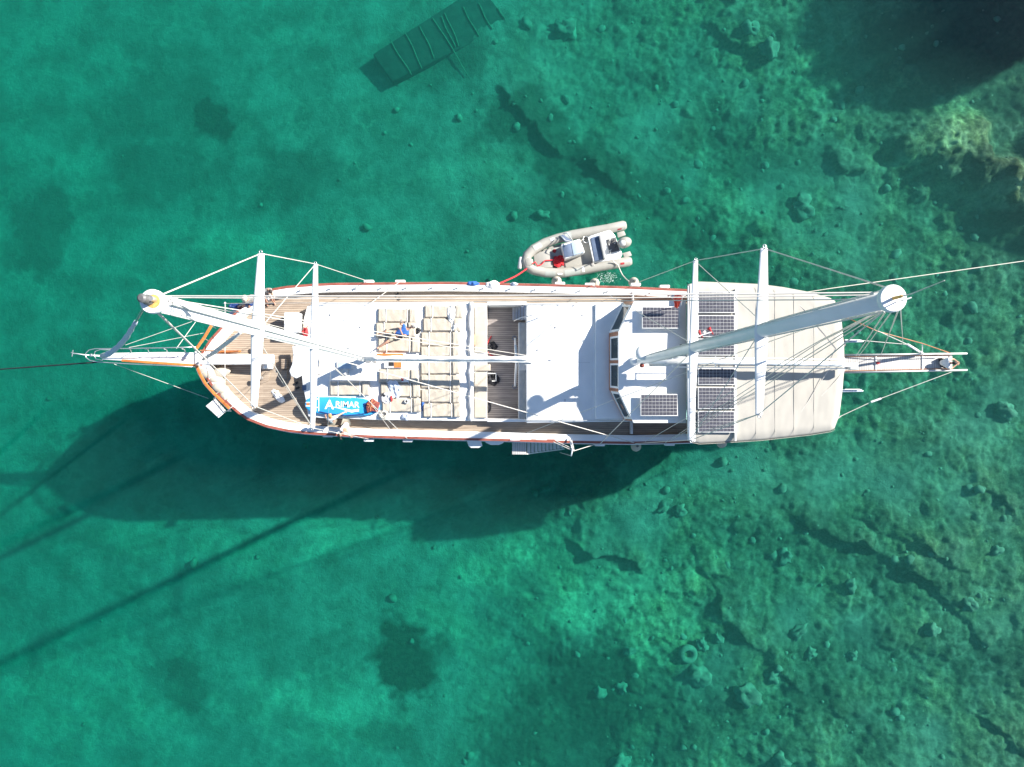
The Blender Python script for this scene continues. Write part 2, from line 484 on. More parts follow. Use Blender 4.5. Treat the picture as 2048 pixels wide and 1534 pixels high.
weed_shade_c = ramp(t, tex(3.0, 8, 0.7), [(0.35, (0.012, 0.02, 0.014)), (0.65, (0.05, 0.065, 0.04))])
at1 = N(t, 'ShaderNodeAttribute', attribute_name='rocky'); at2 = N(t, 'ShaderNodeAttribute', attribute_name='weed')  # 'weed' holds weed cover plus the painted tree shade
rock2 = ramp(t, tex(7, 10, 0.8), [(0.3, (0.45, 0.5, 0.42)), (0.55, (1, 1, 1)), (0.72, (1.7, 1.65, 1.4))])
rockc = mixc(1.0, rockc, rock2, 'MULTIPLY')
rock3 = ramp(t, tex(0.3, 6, 0.6), [(0.36, (0.55, 0.62, 0.6)), (0.5, (0.95, 1, 0.9)), (0.64, (1.4, 1.32, 1.05))])
rockc = mixc(1.0, rockc, rock3, 'MULTIPLY')
c = mixc(at1.outputs['Fac'], sand, rockc)
# net of caustic light painted into the ground colour as pale lines
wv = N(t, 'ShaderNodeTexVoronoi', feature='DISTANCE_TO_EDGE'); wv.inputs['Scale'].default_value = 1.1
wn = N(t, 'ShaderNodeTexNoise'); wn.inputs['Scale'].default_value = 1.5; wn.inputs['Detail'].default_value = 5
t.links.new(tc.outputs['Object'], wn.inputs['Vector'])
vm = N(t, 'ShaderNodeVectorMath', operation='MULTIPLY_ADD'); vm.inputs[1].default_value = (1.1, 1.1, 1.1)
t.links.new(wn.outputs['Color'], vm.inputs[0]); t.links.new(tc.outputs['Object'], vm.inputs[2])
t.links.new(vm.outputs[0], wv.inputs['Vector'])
caustic_net = ramp(t, wv.outputs[0], [(0.0, (1, 1, 1)), (0.22, (0, 0, 0))])
vmask = N(t, 'ShaderNodeMath', operation='MULTIPLY'); t.links.new(caustic_net, vmask.inputs[0])
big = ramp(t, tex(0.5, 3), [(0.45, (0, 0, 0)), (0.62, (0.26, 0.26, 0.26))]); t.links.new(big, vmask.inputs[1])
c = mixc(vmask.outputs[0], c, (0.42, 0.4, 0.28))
at3 = N(t, 'ShaderNodeAttribute', attribute_name='pale')
pc = mixc(1.0, c, (2.2, 2.25, 1.9), 'MULTIPLY')
c = mixc(at3.outputs['Fac'], c, pc)
c = mixc(at2.outputs['Fac'], c, weed_shade_c)
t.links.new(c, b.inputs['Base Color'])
bp = N(t, 'ShaderNodeBump'); bp.inputs['Strength'].default_value = 0.9; bp.inputs['Distance'].default_value = 0.14
t.links.new(tex(6, 10, 0.75), bp.inputs['Height']); t.links.new(bp.outputs[0], b.inputs['Normal'])
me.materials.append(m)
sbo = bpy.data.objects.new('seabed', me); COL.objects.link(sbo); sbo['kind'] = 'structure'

def ground(x, y):
    h, _ = seabed_h(np.array([[x]]), np.array([[y]]), False)
    return float(h[0, 0])

# ------------------------------------------------------------------ water
m = bpy.data.materials.new('sea_water'); m.use_nodes = True
t = m.node_tree; t.nodes.clear()
out = N(t, 'ShaderNodeOutputMaterial')
tr = N(t, 'ShaderNodeBsdfTransparent'); gl = N(t, 'ShaderNodeBsdfGlossy'); gl.inputs['Roughness'].default_value = 0.03
fr = N(t, 'ShaderNodeFresnel'); fr.inputs['IOR'].default_value = 1.33
mx = N(t, 'ShaderNodeMixShader')
tc = N(t, 'ShaderNodeTexCoord')
n1 = N(t, 'ShaderNodeTexNoise'); n1.inputs['Scale'].default_value = 1.6; n1.inputs['Detail'].default_value = 6; n1.inputs['Distortion'].default_value = 0.6
t.links.new(tc.outputs['Object'], n1.inputs['Vector'])
bp = N(t, 'ShaderNodeBump'); bp.inputs['Strength'].default_value = 0.2; bp.inputs['Distance'].default_value = 0.03
t.links.new(n1.outputs[0], bp.inputs['Height'])
t.links.new(bp.outputs[0], gl.inputs['Normal']); t.links.new(bp.outputs[0], fr.inputs['Normal'])
geo = N(t, 'ShaderNodeNewGeometry'); inv = N(t, 'ShaderNodeMath', operation='SUBTRACT'); inv.inputs[0].default_value = 1
t.links.new(geo.outputs['Backfacing'], inv.inputs[1])
frm = N(t, 'ShaderNodeMath', operation='MULTIPLY'); t.links.new(fr.outputs[0], frm.inputs[0]); t.links.new(inv.outputs[0], frm.inputs[1])
t.links.new(frm.outputs[0], mx.inputs[0]); t.links.new(tr.outputs[0], mx.inputs[1]); t.links.new(gl.outputs[0], mx.inputs[2])
t.links.new(mx.outputs[0], out.inputs['Surface'])
va = N(t, 'ShaderNodeVolumeAbsorption'); va.inputs['Color'].default_value = (0.2, 0.92, 0.875, 1); va.inputs['Density'].default_value = 0.3
vs = N(t, 'ShaderNodeVolumeScatter'); vs.inputs['Color'].default_value = (0.15, 0.47, 0.42, 1); vs.inputs['Density'].default_value = 0.052; vs.inputs['Anisotropy'].default_value = 0.3
ads = N(t, 'ShaderNodeAddShader'); t.links.new(va.outputs[0], ads.inputs[0]); t.links.new(vs.outputs[0], ads.inputs[1])
t.links.new(ads.outputs[0], out.inputs['Volume'])
wb = MB(); wb.box((0, 0, -5), (276, 260, 10))
wb.build('water', m, kind='structure')
M['water'] = m

exec_marker = 1
# ------------------------------------------------------------------ shore off to the upper right (casts the shade on the water)
def aq(a, q):
    return (a * AZ.x - q * AZ.y, a * AZ.y + q * AZ.x)
sm = MB()
na, nq = 40, 60
for i in range(na):
    for j in range(nq):
        a_ = 39.5 + i * 0.9 ; q_ = -22 + j * 1.2
        x, y = aq(a_, q_)
        edge = 40.5 + 1.2 * mnoise.noise(Vector((q_ * 0.25, 3, 0))) + max(0, -q_ - 6) * 0.5
        h = -2.6 + min(4.2, max(0, a_ - edge) * 0.9) + 0.6 * mnoise.noise(Vector((a_ * .5, q_ * .5, 0))) + max(0, a_ - 50) * 0.25
        sm.v.append(Vector((x, y, h if i > 0 else -4.5)))
for i in range(na - 1):
    for j in range(nq - 1):
        sm.f.append((i * nq + j, (i + 1) * nq + j, (i + 1) * nq + j + 1, i * nq + j + 1))
sm.build('shore', M['shorerock'], smooth=True, kind='structure')

def leafblob(mb, c, r, n, s=0.28):
    for _ in range(n):
        d = Vector((random.gauss(0, 1), random.gauss(0, 1), random.gauss(0, 1))).normalized() * (random.random() ** 0.4)
        p = Vector(c) + Vector((d.x * r[0], d.y * r[1], d.z * r[2]))
        a_ = Vector((random.gauss(0, 1), random.gauss(0, 1), random.gauss(0, 1))).normalized()
        b_ = a_.orthogonal().normalized() * s * random.uniform(.6, 1.3); a_ = a_ * s * random.uniform(.6, 1.5)
        mb.add([p - a_, p + b_, p + a_, p - b_], [(0, 1, 2, 3)])

def tree(a_, q_, top, r, label):
    x, y = aq(a_, q_)
    z0 = 0.9
    e = empty('pine_tree', (x, y, z0), label, 'tree', 'trees on the shore')
    tb = MB(); h = top - z0
    tb.tube([(x, y, z0 - .6), (x + .1, y, z0 + h * .4), (x + .3, y + .1, z0 + h * .8)], [.28, .2, .1])
    for k in range(4):
        an = k * 1.6
        tb.tube([(x + .1, y, z0 + h * (.4 + .08 * k)), (x + math.cos(an) * r * .7, y + math.sin(an) * r * .7, z0 + h * (.6 + .06 * k))], [.09, .04], 6)
    tb.build('trunk', M['bark'], e, smooth=True)
    cb = MB()
    leafblob(cb, (x, y, z0 + h * .66), (r, r, h * .33), 2600)
    for k in range(6):
        an = k * 1.05 + random.random()
        leafblob(cb, (x + math.cos(an) * r * .8, y + math.sin(an) * r * .8, z0 + h * random.uniform(.5, .8)), (r * .45, r * .45, h * .16), 500)
    cb.build('crown', M['leaf'], e)

for k, (q_, tip, r) in enumerate([(5.6, 26.8, 1.6), (7.0, 26.2, 1.9), (9.0, 25.9, 2.1), (11.3, 26.0, 2.1), (13.8, 27.0, 2.2), (16.6, 27.0, 2.4), (-1.0, 29.6, 1.2), (-5.2, 28.2, 1.4), (20, 25, 2.6), (2.2, 33.0, 1.4)]):
    a_ = 44.0 + (k % 3) * 1.2
    tree(a_, q_, (a_ - tip) * math.tan(EL) - 3.6, r, ['tall','bushy','leaning','slender','spreading','broad','stunted','small rounded','old wide','lowest'][k] + ' pine tree on the rocky shore off the upper right of the frame')

# ------------------------------------------------------------------ sunken things
# concrete slab
slab = empty('sunken_pontoon', P(880, 80, -4.5), 'dark sunken concrete pontoon with strapping lying on the seabed above the yacht', 'pontoon')
q_ = P(860, 100, -5); zt = ground(q_.x, q_.y) + .5
c0 = [(745, 108), (960, -30), (1020, 48), (785, 163)]
w_ = [P(a_, b_, zt) for a_, b_ in c0]
pl = MB(); pl.prism(w_, zt - 1.6, zt); pl.build('slab', M['concrete'], slab, bevel=0.08)
for (a_, b_) in [((782, 83), (822, 149)), ((810, 65), (845, 137)), ((840, 52), (869, 116)), ((866, 36), (936, 150)), ((882, 32), (910, 94)), ((890, 26), (918, 92)), ((926, 14), (957, 72)), ((956, 6), (984, 58)), ((996, 14), (1012, 45))]:
    rb = MB(); pts = []
    for k in range(9):
        u = k / 8; q = P(lerp(a_[0], b_[0], u), lerp(a_[1], b_[1], u), 0)
        x_, y_ = lerp(a_[0], b_[0], u) + 1.3 * math.sin(u * 6 + a_[0]), lerp(a_[1], b_[1], u)
        pts.append(P(x_, y_, zt + .06))
    rb.tube(pts, 0.035, 6)
    rb.build('strap', M['weed'], slab, smooth=True)
# tyre
c = P(1376, 1308, -4.1); z_ = ground(c.x, c.y) + .15
c = P(1376, 1308, z_)
ty = MB(); ty.tube([(c.x + .38 * math.cos(k * math.pi / 12), c.y + .38 * math.sin(k * math.pi / 12), c.z) for k in range(24)], .19, 10, True)
ty.build('tyre', M['rock'], smooth=True, label='old tyre lying on the rocky seabed below right', cat='tyre', at=c)

BOULD = [(1402, 1286, .35, 'small rock just right of the sunken tyre'), (1395, 1350, .62, 'squarish boulder just below the sunken tyre'), (1490, 1385, .75, 'long pale boulder right of the squarish one'),
         (1545, 1352, .45, 'rock between the long boulder and the tyre line'), (1435, 1275, .3, 'narrow dark rock above the tyre'), (1597, 1262, .42, 'round boulder in the middle of the lower right seabed'),
         (1700, 1172, .4, 'round boulder below the long ledge'), (1705, 1310, .3, 'lone stone low on the right'), (1620, 1305, .35, 'stone beside a flat rock in the lower right'), (1200, 1385, .4, 'boulder in the dark weed at the bottom'),
         (1862, 1258, .42, 'dark round boulder under the long rock ledge'), (1935, 1205, .5, 'knobbly pale boulder right of the long ledge'), (1245, 1375, .35, 'pale stone next to the boulder in the weed'), (1570, 1110, .4, 'rock left of the long ledge'),
         (1130, 60, .7, 'rounded boulder near the top beside the pontoon'), (1085, 430, .4, 'ring shaped rock left of the dinghy bow'), (1605, 415, .6, 'round boulder above the aft mast'), (1535, 100, .55, 'block on the rock shelf near the top'),
         (1500, 60, .45, 'pale rock at the head of the upper shelf'), (1330, 1010, .4, 'dark rock just below the yacht stern shadow'), (1360, 1020, .35, 'rock at the edge of the ship shadow'), (1260, 1300, .3, 'small stone in the lower middle'),
         (1240, 1522, .5, 'rock cut by the bottom edge of the photo'), (1560, 1520, .55, 'pale rock in the bottom right'), (1990, 1100, .4, 'stone near the right edge'), (2010, 820, .45, 'flat stone near the right edge level with the stern')]
for k, (px, py, r, lb) in enumerate(BOULD):
    c = P(px, py, ZB); z_ = ground(c.x, c.y); c = P(px, py, z_)
    bo = MB(); rz = random.random() * 3
    bo.ell((c.x, c.y, z_ + r * .15), (r * random.uniform(.9, 1.3), r * random.uniform(.7, .95), r * .7), 18, 10, Matrix.Rotation(rz, 3, 'Z'), .9, k * 3.1)
    bo.build('boulder', M['rock'], smooth=True, label=lb, cat='rock', group='boulders on the seabed', at=(c.x, c.y, z_))
# scattered stones
stn = MB()
for k in range(1700):
    x = random.uniform(-30, 33); y = random.uniform(-24, 26)
    hR = 1 / (1 + math.exp(-(x - 2) / 4))
    if random.random() > hR * .97 + .03: continue
    r = random.uniform(.05, .12) if random.random() < .88 else random.uniform(.14, .28)
    stn.ell((x, y, ground(x, y) + r * .35), (r * random.uniform(.9, 1.5), r, r * .8), 7, 5, Matrix.Rotation(random.random() * 3, 3, 'Z'), .5, k)
stn.build('stones', M['rock'], smooth=True, kind='stuff', label='loose stones scattered over the seabed', cat='stones')
#__BOAT__
# ------------------------------------------------------------------ the yacht
boat = empty('sailing_boat', P(1050, 727, 0), 'long white two masted wooden sailing yacht anchored over green water', 'sailing boat')
def part(mb, name, m, parent=None, **k):
    return mb.build(name, m, parent or boat, **k)

TOPX = [395, 404, 420, 440, 460, 480, 500, 522, 545, 572, 621, 665, 760, 900, 1000, 1130, 1260, 1370, 1450, 1550, 1620, 1654, 1674, 1684]
TOPY = [722, 702, 678, 656, 635, 614, 598, 586, 577, 572, 568, 566, 565, 564, 566, 569, 573, 578, 583, 592, 606, 626, 655, 722]
BOTX = [395, 404, 412, 428, 446, 465, 490, 531, 572, 613, 690, 760, 900, 1000, 1130, 1260, 1370, 1450, 1550, 1620, 1654, 1674, 1684]
BOTY = [722, 742, 757, 780, 800, 818, 838, 854, 863, 868, 873, 876, 880, 882, 886, 888, 886, 882, 872, 856, 836, 806, 722]
def zr(px):
    return float(np.interp(px, [395, 520, 700, 1000, 1400, 1696], [3.5, 3.0, 2.65, 2.45, 2.55, 2.95]))
def zd(px):
    return zr(px) - float(np.interp(px, [395, 600, 900, 1696], [0.5, 0.32, 0.3, 0.3]))
S = [395 + 1289 * (0.5 - 0.5 * math.cos(math.pi * k / 90)) for k in range(91)]
top = [P(x, np.interp(x, TOPX, TOPY), zr(x)) for x in S]
bot = [P(x, np.interp(x, BOTX, BOTY), zr(x)) for x in S]
ring = top + bot[-2:0:-1]            # counter order: stem, port, stern, starboard
nR = len(ring)
pxr = S + S[-2:0:-1]
YC = P(1050, 726, 2.4).y
def offs(d):
    """ring moved inwards by d metres"""
    out = []
    for i, p in enumerate(ring):
        a = ring[i - 1]; b_ = ring[(i + 1) % nR]
        tx, ty = b_.x - a.x, b_.y - a.y
        l = math.hypot(tx, ty) or 1
        nx_, ny_ = ty / l, -tx / l       # inward for this orientation
        if i == 0: nx_, ny_ = 1, 0
        out.append(Vector((p.x + nx_ * d, p.y + ny_ * d, p.z)))
    return out
def strip(name, m, d0, d1, za, zb, i0=0, i1=None, **k):
    """rail running round the hull between inset d0..d1 and relative heights za..zb"""
    A = offs(d0); B = offs(d1); mb = MB()
    rng_ = range(nR) if i1 is None else range(i0, i1)
    n = len(rng_)
    vs = []
    for i in rng_:
        i = i % nR
        vs += [Vector((A[i].x, A[i].y, A[i].z + zb)), Vector((B[i].x, B[i].y, B[i].z + zb)), Vector((B[i].x, B[i].y, B[i].z + za)), Vector((A[i].x, A[i].y, A[i].z + za))]
    fs = []
    for q in range(n if i1 is None else n - 1):
        r_ = (q + 1) % n
        for c_ in range(4):
            c2 = (c_ + 1) % 4
            fs.append((q * 4 + c_, q * 4 + c2, r_ * 4 + c2, r_ * 4 + c_))
    if i1 is not None:
        fs += [(0, 1, 2, 3), ((n - 1) * 4 + 3, (n - 1) * 4 + 2, (n - 1) * 4 + 1, (n - 1) * 4)]
    mb.add(vs, fs)
    return part(mb, name, m, **k)
# hull shell
hb = MB()
XC = P(1050, 726, 2.4).x
lv = [(-0.12, 1, 1, 0), (-1.1, .995, .975, 0), (0.3, .975, .94, 1), (-0.4, .95, .86, 1), (-1.3, .86, .62, 1), (-2.1, .7, .15, 1)]
rr = []
for (z_, sx, sy, ab) in lv:
    rr.append([Vector((XC + (p.x - XC) * sx, YC + (p.y - YC) * sy, z_ if ab else p.z + z_)) for p in offs(0.02)])
for r_ in rr: hb.v += r_
for l in range(len(rr) - 1):
    for i in range(nR):
        j = (i + 1) % nR
        hb.f.append((l * nR + i, l * nR + j, (l + 1) * nR + j, (l + 1) * nR + i))
hb.f.append(tuple((len(rr) - 1) * nR + i for i in range(nR)))
part(hb, 'hull', M['hull'], smooth=True)
# deck
db = MB(); A = offs(.16)
nS = len(S)
for k in range(1, nS - 1):
    a_ = A[k]; b_ = A[nR - k]
    z_ = zd(S[k]); u_ = P(S[k], 607, z_).y; l_ = P(S[k], 839, z_).y
    u_ = min(a_.y - .02, u_); l_ = max(b_.y + .02, l_)
    db.v += [Vector((a_.x, a_.y, z_)), Vector((a_.x, u_, z_)), Vector((b_.x, l_, z_)), Vector((b_.x, b_.y, z_))]
for k in range(nS - 3):
    for q in range(3):
        if q == 1 and 650 < S[k + 1] < 1600: continue
        db.f.append((k * 4 + q, k * 4 + q + 1, k * 4 + q + 5, k * 4 + q + 4))
part(db, 'deck', M['teak'])
strip('cap_rail', M['redrail'], 0.0, 0.115, -0.1, 0.03)
strip('bulwark', M['white'], 0.12, 0.21, -0.55, 0.0)
strip('bulwark_cap', M['white'], 0.117, 0.33, -0.06, 0.012, i0=2, i1=nR - 1)
strip('waterway', M['whitedull'], 0.33, 0.43, -0.6, -0.03)
strip('rubbing_strake', M['white'], -0.07, 0.03, -0.55, -0.4)
# stanchion dots on the rail
for k, x in enumerate([600, 660, 712, 762, 812, 864, 915, 966, 1020, 1070, 1112, 1160, 1215, 1300, 1345]):
    q = P(x, np.interp(x, TOPX, TOPY) + 11, zr(x) + .05)
    part(MB().lathe(q - Vector((0, 0, .1)), [(.035, 0), (.03, .15), (.045, .17), (.02, .2)], 8), 'rail_pin', M['steel'], smooth=True)
# ---------- fore coachroof
ZF = 2.95
cr = [(614, 612), (640, 604), (947, 603), (947, 842), (760, 840), (640, 836), (616, 833), (611, 800), (605, 770), (602, 740), (602, 700), (604, 665), (608, 635)]
part(MB().pp(cr, 1.6, ZF), 'coachroof', M['white'], bevel=.05)
part(MB().pp([(622, 622), (648, 611), (936, 610), (936, 834), (640, 828), (622, 822), (614, 770), (612, 700)], ZF - .03, ZF + .012), 'roof_panel', M['whitedull'], bevel=.008)
# canvas cover roll and grab rail at the end of the roof
rl = MB(); rl.tube([P(942 + 1.5 * math.sin(k), 604 + k * 8.2, ZF + .08) for k in range(30)], [.10 + .02 * math.sin(k * 2.3) for k in range(30)], 8)
part(rl, 'canvas_roll', M['whitecloth'], smooth=True)
# bench with cushions
part(MB().rect(947, 606, 974, 842, 1.5, 2.58), 'bench', M['white'], bevel=.02)
for (a_, b_) in [(612, 705), (728, 742), (744, 836)]:
    cb = MB().rect(949, a_, 974 if b_ != 742 else 981, b_, 2.59, 2.72)
    part(cb, 'bench_cushion', M['cush'], bevel=.05, seg=3)
# cockpit sole in grey teak
part(MB().rect(972, 610, 1054, 840, 1.48, 1.58), 'cockpit_floor', M['greyteak'])
part(MB().rect(974, 602, 1053, 610, 1.48, 2.6), 'coaming', M['white'], bevel=.03)
part(MB().rect(974, 838, 1053, 844, 1.48, 2.6), 'coaming', M['white'], bevel=.03)
part(MB().rect(1037, 645, 1053, 838, 1.6, 2.5), 'counter', M['lgrey'], bevel=.02)
part(MB().rect(1039, 646, 1052.5, 711, 2.505, 2.55), 'counter_pad', M['grey'], bevel=.02)
part(MB().rect(1039, 741, 1052.5, 837, 2.505, 2.55), 'counter_pad', M['grey'], bevel=.02)
st = bpy.data.objects.new('stairs', None); COL.objects.link(st); st.parent = boat; st.location = (0, 0, 0)
for k in range(5):
    x0 = 1025 + k * 5.6
    sb_ = MB().rect(x0, 611, x0 + 4.9, 640, 1.72 + .24 * k, 1.78 + .24 * k); part(sb_, 'step', M['steel'], st, bevel=.01)
gr = MB(); gr.tube([P(1028, 642, 2.0), P(1028, 642, 3.4), P(1040, 636, 3.6), P(1062, 631, 3.7), P(1074, 632, 3.65), P(1077, 635, 3.3), P(1077, 635, 2.9)], .025, 8)
part(gr, 'handrail', M['steel'], smooth=True)
# ---------- aft cabin
ZA = 3.15
part(MB().pp([(1053, 606), (1258, 604), (1272, 612), (1272, 836), (1262, 843), (1053, 846)], 1.7, ZA), 'aft_cabin', M['white'], bevel=.04)
part(MB().pp([(1055, 612), (1184, 612), (1184, 838), (1055, 840)], ZA - .02, ZA + .01), 'roof_panel', M['whitedull'], bevel=.006)
part(MB().pp([(1191, 608), (1254, 608), (1222, 668), (1222, 779), (1250, 836), (1191, 838)], ZA - .02, ZA + .14), 'dais', M['whitedull'], bevel=.02)
for (a_, b_, c_, d_) in [(1056, 609, 1180, 609), (1056, 841, 1245, 841)]:
    hb_ = MB().tube([P(a_, b_, ZA + .1), P(c_, d_, ZA + .1)], .018, 6)
    for k in range(5):
        hb_.tube([P(lerp(a_, c_, k / 4), b_, ZA - .02), P(lerp(a_, c_, k / 4), b_, ZA + .1)], .018, 6)
    part(hb_, 'grab_rail', M['steel'], smooth=True)
hr = MB().tube([P(622, 608, ZF + .12), P(700, 607, ZF + .12), P(930, 607, ZF + .12)], .02, 6); part(hr, 'grab_rail', M['steel'])
for (x0, y0, x1, y1) in [(1120, 725, 1121, 781), (1110, 778, 1160, 779), (1055, 724.5, 1180, 725.2), (648, 640, 936, 640.6), (700, 612, 700.6, 640)]:
    part(MB().rect(x0, y0, x1, y1, (ZA if x0 > 1000 else ZF) + .008, (ZA if x0 > 1000 else ZF) + .016), 'roof_seam', M['lgrey'])
for (x, y) in [(1110, 655), (1165, 630), (1075, 700), (1130, 800), (660, 630), (720, 655), (640, 800), (722, 745)]:
    part(MB().lathe(P(x, y, (ZA if x > 1000 else ZF) + .01), [(.045, 0), (.04, .03), (.01, .035)], 10), 'deck_fitting', M['steel'], smooth=2)
part(MB().rect(835, 652, 841, 659, ZF + .01, ZF + .05), 'deck_plate', M['lgrey'], bevel=.01)
# ---------- wheelhouse
ZW0, ZW = 3.28, 4.5
base = [(1249, 603), (1218, 668), (1218, 779), (1249, 841)]
roofe = [(1266, 605), (1239, 664), (1239, 782), (1266, 842)]
wh = bpy.data.objects.new('wheelhouse', None); COL.objects.link(wh); wh.parent = boat; wh.location = (0, 0, 0)
B_ = [P(a_, b_, ZW0) for a_, b_ in base]; T_ = [P(a_, b_, ZW - .05) for a_, b_ in roofe]
body = MB()
bx = [P(1370, 608, ZW0), P(1370, 840, ZW0)]; tx_ = [P(1370, 608, ZW - .05), P(1370, 840, ZW - .05)]
lo = B_ + [bx[1], bx[0]]; hi = T_ + [tx_[1], tx_[0]]
body.add([Vector((p.x, p.y, 1.7)) for p in lo] + lo + hi, [tuple(range(6))] + [(i, (i + 1) % 6, (i + 1) % 6 + 6, i + 6) for i in range(6)] + [(i + 6, (i + 1) % 6 + 6, (i + 1) % 6 + 12, i + 12) for i in range(6)] + [tuple(range(12, 18))])
part(body, 'cabin_wall', M['wood'], wh)
def onq(i, u, v, out=0.0):
    a_ = B_[i].lerp(B_[i + 1], u); b_ = T_[i].lerp(T_[i + 1], u)
    p = a_.lerp(b_, v)
    n_ = (B_[i + 1] - B_[i]).cross(T_[i] - B_[i]).normalized()
    if n_.x > 0: n_ = -n_
    return p + n_ * out
def window(i, u0, u1, v0=0.12, v1=1.0, fw=0.12):
    fu = fw / max(.1, (B_[i + 1] - B_[i]).length * 1.0)
    fv = fw / (T_[i] - B_[i]).length
    f_ = MB()
    for (a0, a1, b0, b1) in [(u0, u1, v0, v0 + fv), (u0, u1, v1 - fv, v1), (u0, u0 + fu, v0 + fv, v1 - fv), (u1 - fu, u1, v0 + fv, v1 - fv)]:
        vs = [onq(i, a_, b_, o_) for o_ in (0.002, 0.05) for a_, b_ in ((a0, b0), (a1, b0), (a1, b1), (a0, b1))]
        f_.add(vs, [(0, 1, 2, 3), (7, 6, 5, 4), (0, 4, 5, 1), (1, 5, 6, 2), (2, 6, 7, 3), (3, 7, 4, 0)])
    fo = part(f_, 'window_frame', M['white'], wh)
    g = MB()
    vs = [onq(i, a_, b_, o_) for o_ in (0.004, 0.02) for a_, b_ in ((u0 + fu, v0 + fv), (u1 - fu, v0 + fv), (u1 - fu, v1 - fv), (u0 + fu, v1 - fv))]
    g.add(vs, [(0, 1, 2, 3), (7, 6, 5, 4), (0, 4, 5, 1), (1, 5, 6, 2), (2, 6, 7, 3), (3, 7, 4, 0)])
    part(g, 'window_pane', M['glass'], wh)
window(0, .10, .97, .02)
window(1, .06, .475, .2, fw=.09); window(1, .53, .96, .2, fw=.09)
window(2, .03, .93, .2)
ro = MB().pp([(1268, 602), (1372, 602), (1373, 846), (1267, 846), (1237, 783), (1237, 663)], ZW - .05, ZW + .04)
part(ro, 'roof', M['white'], wh, bevel=.02)

def solar(px, z, name, tilt=0, nx_=10, ny_=6, parent=None):
    x0, y0, x1, y1 = px
    e = bpy.data.objects.new('solar_panel', None); COL.objects.link(e); e.parent = parent or boat
    e.location = (0, 0, 0)
    a_ = P(x0, y0, z); b_ = P(x1, y1, z)
    fr_ = MB().rect(x0, y0, x1, y1, z - .04, z); part(fr_, 'frame', M['lgrey'], e, bevel=.008)
    g = MB(); W_ = (b_.x - a_.x); H_ = (a_.y - b_.y); mrg = .035
    cw = (W_ - 2 * mrg) / nx_; ch = (H_ - 2 * mrg) / ny_; gp = .007
    for i in range(nx_):
        for j in range(ny_):
            cx = a_.x + mrg + cw * (i + .5); cy = a_.y - mrg - ch * (j + .5)
            g.box((cx, cy, z + .003), (cw - 2 * gp, ch - 2 * gp, .006))
    part(g, 'solar_cells', M['cell'], e)
    return e
solar((1284, 613, 1359, 657), ZW + .36, 'a', 0, 10, 6)
solar((1281, 788, 1356, 832), ZW + .36, 'a', 0, 10, 6)
for (x, y) in [(1290, 618), (1352, 618), (1290, 652), (1352, 652), (1288, 793), (1350, 793), (1288, 827), (1350, 827)]:
    part(MB().tube([P(x, y, ZW + .33), Vector((P(x, y, ZW + .33).x, P(x, y, ZW + .33).y, ZW + .03))], .02, 6), 'panel_leg', M['steel'])
# ---------- awning
ZT = 5.15
AT = [(1375, 569), (1398, 563), (1455, 565), (1520, 568), (1566, 574), (1620, 584), (1662, 596), (1668, 602)]
AB = [(1375, 882), (1398, 887), (1455, 884), (1520, 880), (1566, 875), (1620, 869), (1662, 862), (1670, 856)]
def axr(y):  # right edge x as function of y
    return float(np.interp(y, [596, 640, 690, 730, 780, 830, 862], [1668, 1683, 1688, 1689, 1685, 1679, 1667]))
aw = MB(); NX, NY = 90, 80
for i in range(NX + 1):
    for j in range(NY + 1):
        u = i / NX; v = j / NY
        x = lerp(1375, 1669, u)
        yt_ = np.interp(x, [p[0] for p in AT], [p[1] for p in AT]); yb_ = np.interp(x, [p[0] for p in AB], [p[1] for p in AB])
        y = lerp(yt_, yb_, v)
        x2 = lerp(1375 - 2 * math.sin(math.pi * v), axr(y), u)
        ed = min(1, min(v, 1 - v) * 16, min(u, 1 - u) * 22)
        z = ZT - .16 * (1 - ed) ** 2 - .10 * (2 * v - 1) ** 2 + .016 * mnoise.noise(Vector((u * 13, v * 7, 0))) + .008 * mnoise.noise(Vector((u * 30, v * 12, 4)))
        seam = any(abs(x2 - s_) < 3.6 for s_ in (1474, 1512, 1550, 1588, 1628))
        aw.v.append(P(x2, y, z + (.003 if seam else 0)))
n0 = len(aw.v)
aw.v += [p - Vector((0, 0, .04)) for p in aw.v]
for i in range(NX):
    for j in range(NY):
        q = (i * (NY + 1) + j, (i + 1) * (NY + 1) + j, (i + 1) * (NY + 1) + j + 1, i * (NY + 1) + j + 1)
        aw.f.append(q); aw.f.append(tuple(k + n0 for k in reversed(q)))
bd = [i * (NY + 1) for i in range(NX + 1)] + [NX * (NY + 1) + j for j in range(1, NY + 1)] + [i * (NY + 1) + NY for i in range(NX - 1, -1, -1)] + [j for j in range(NY - 1, 0, -1)]
for k in range(len(bd)):
    a_, b_ = bd[k], bd[(k + 1) % len(bd)]
    aw.f.append((a_, b_, b_ + n0, a_ + n0))
awo = part(aw, 'awning', M['awning'], smooth=True)
fg = MB()
for k in range(96):
    x = 1382 + k * 3
    y = np.interp(x, [p[0] for p in AB], [p[1] for p in AB]) + 1
    c = P(x, y, ZT - .32)
    fg.box((c.x, c.y, ZT - .32), (.055, .02, .2))
part(fg, 'awning_fringe', M['awning'], awo, kind='stuff')
sm_ = MB()
for s_ in (1512, 1550, 1588, 1628):
    yt_ = np.interp(s_, [p[0] for p in AT], [p[1] for p in AT]); yb_ = np.interp(s_, [p[0] for p in AB], [p[1] for p in AB])
    for (a_, b_) in [(yt_ + 4, yb_ - 4)]:
        pts = []
        for k in range(20):
            v = k / 19; pts.append(P(s_, lerp(a_, b_, v), ZT - .10 * (2 * v - 1) ** 2 + .012))
        sm_.tube(pts, .009, 5)
part(sm_, 'awning_seam', M['awning'], awo)
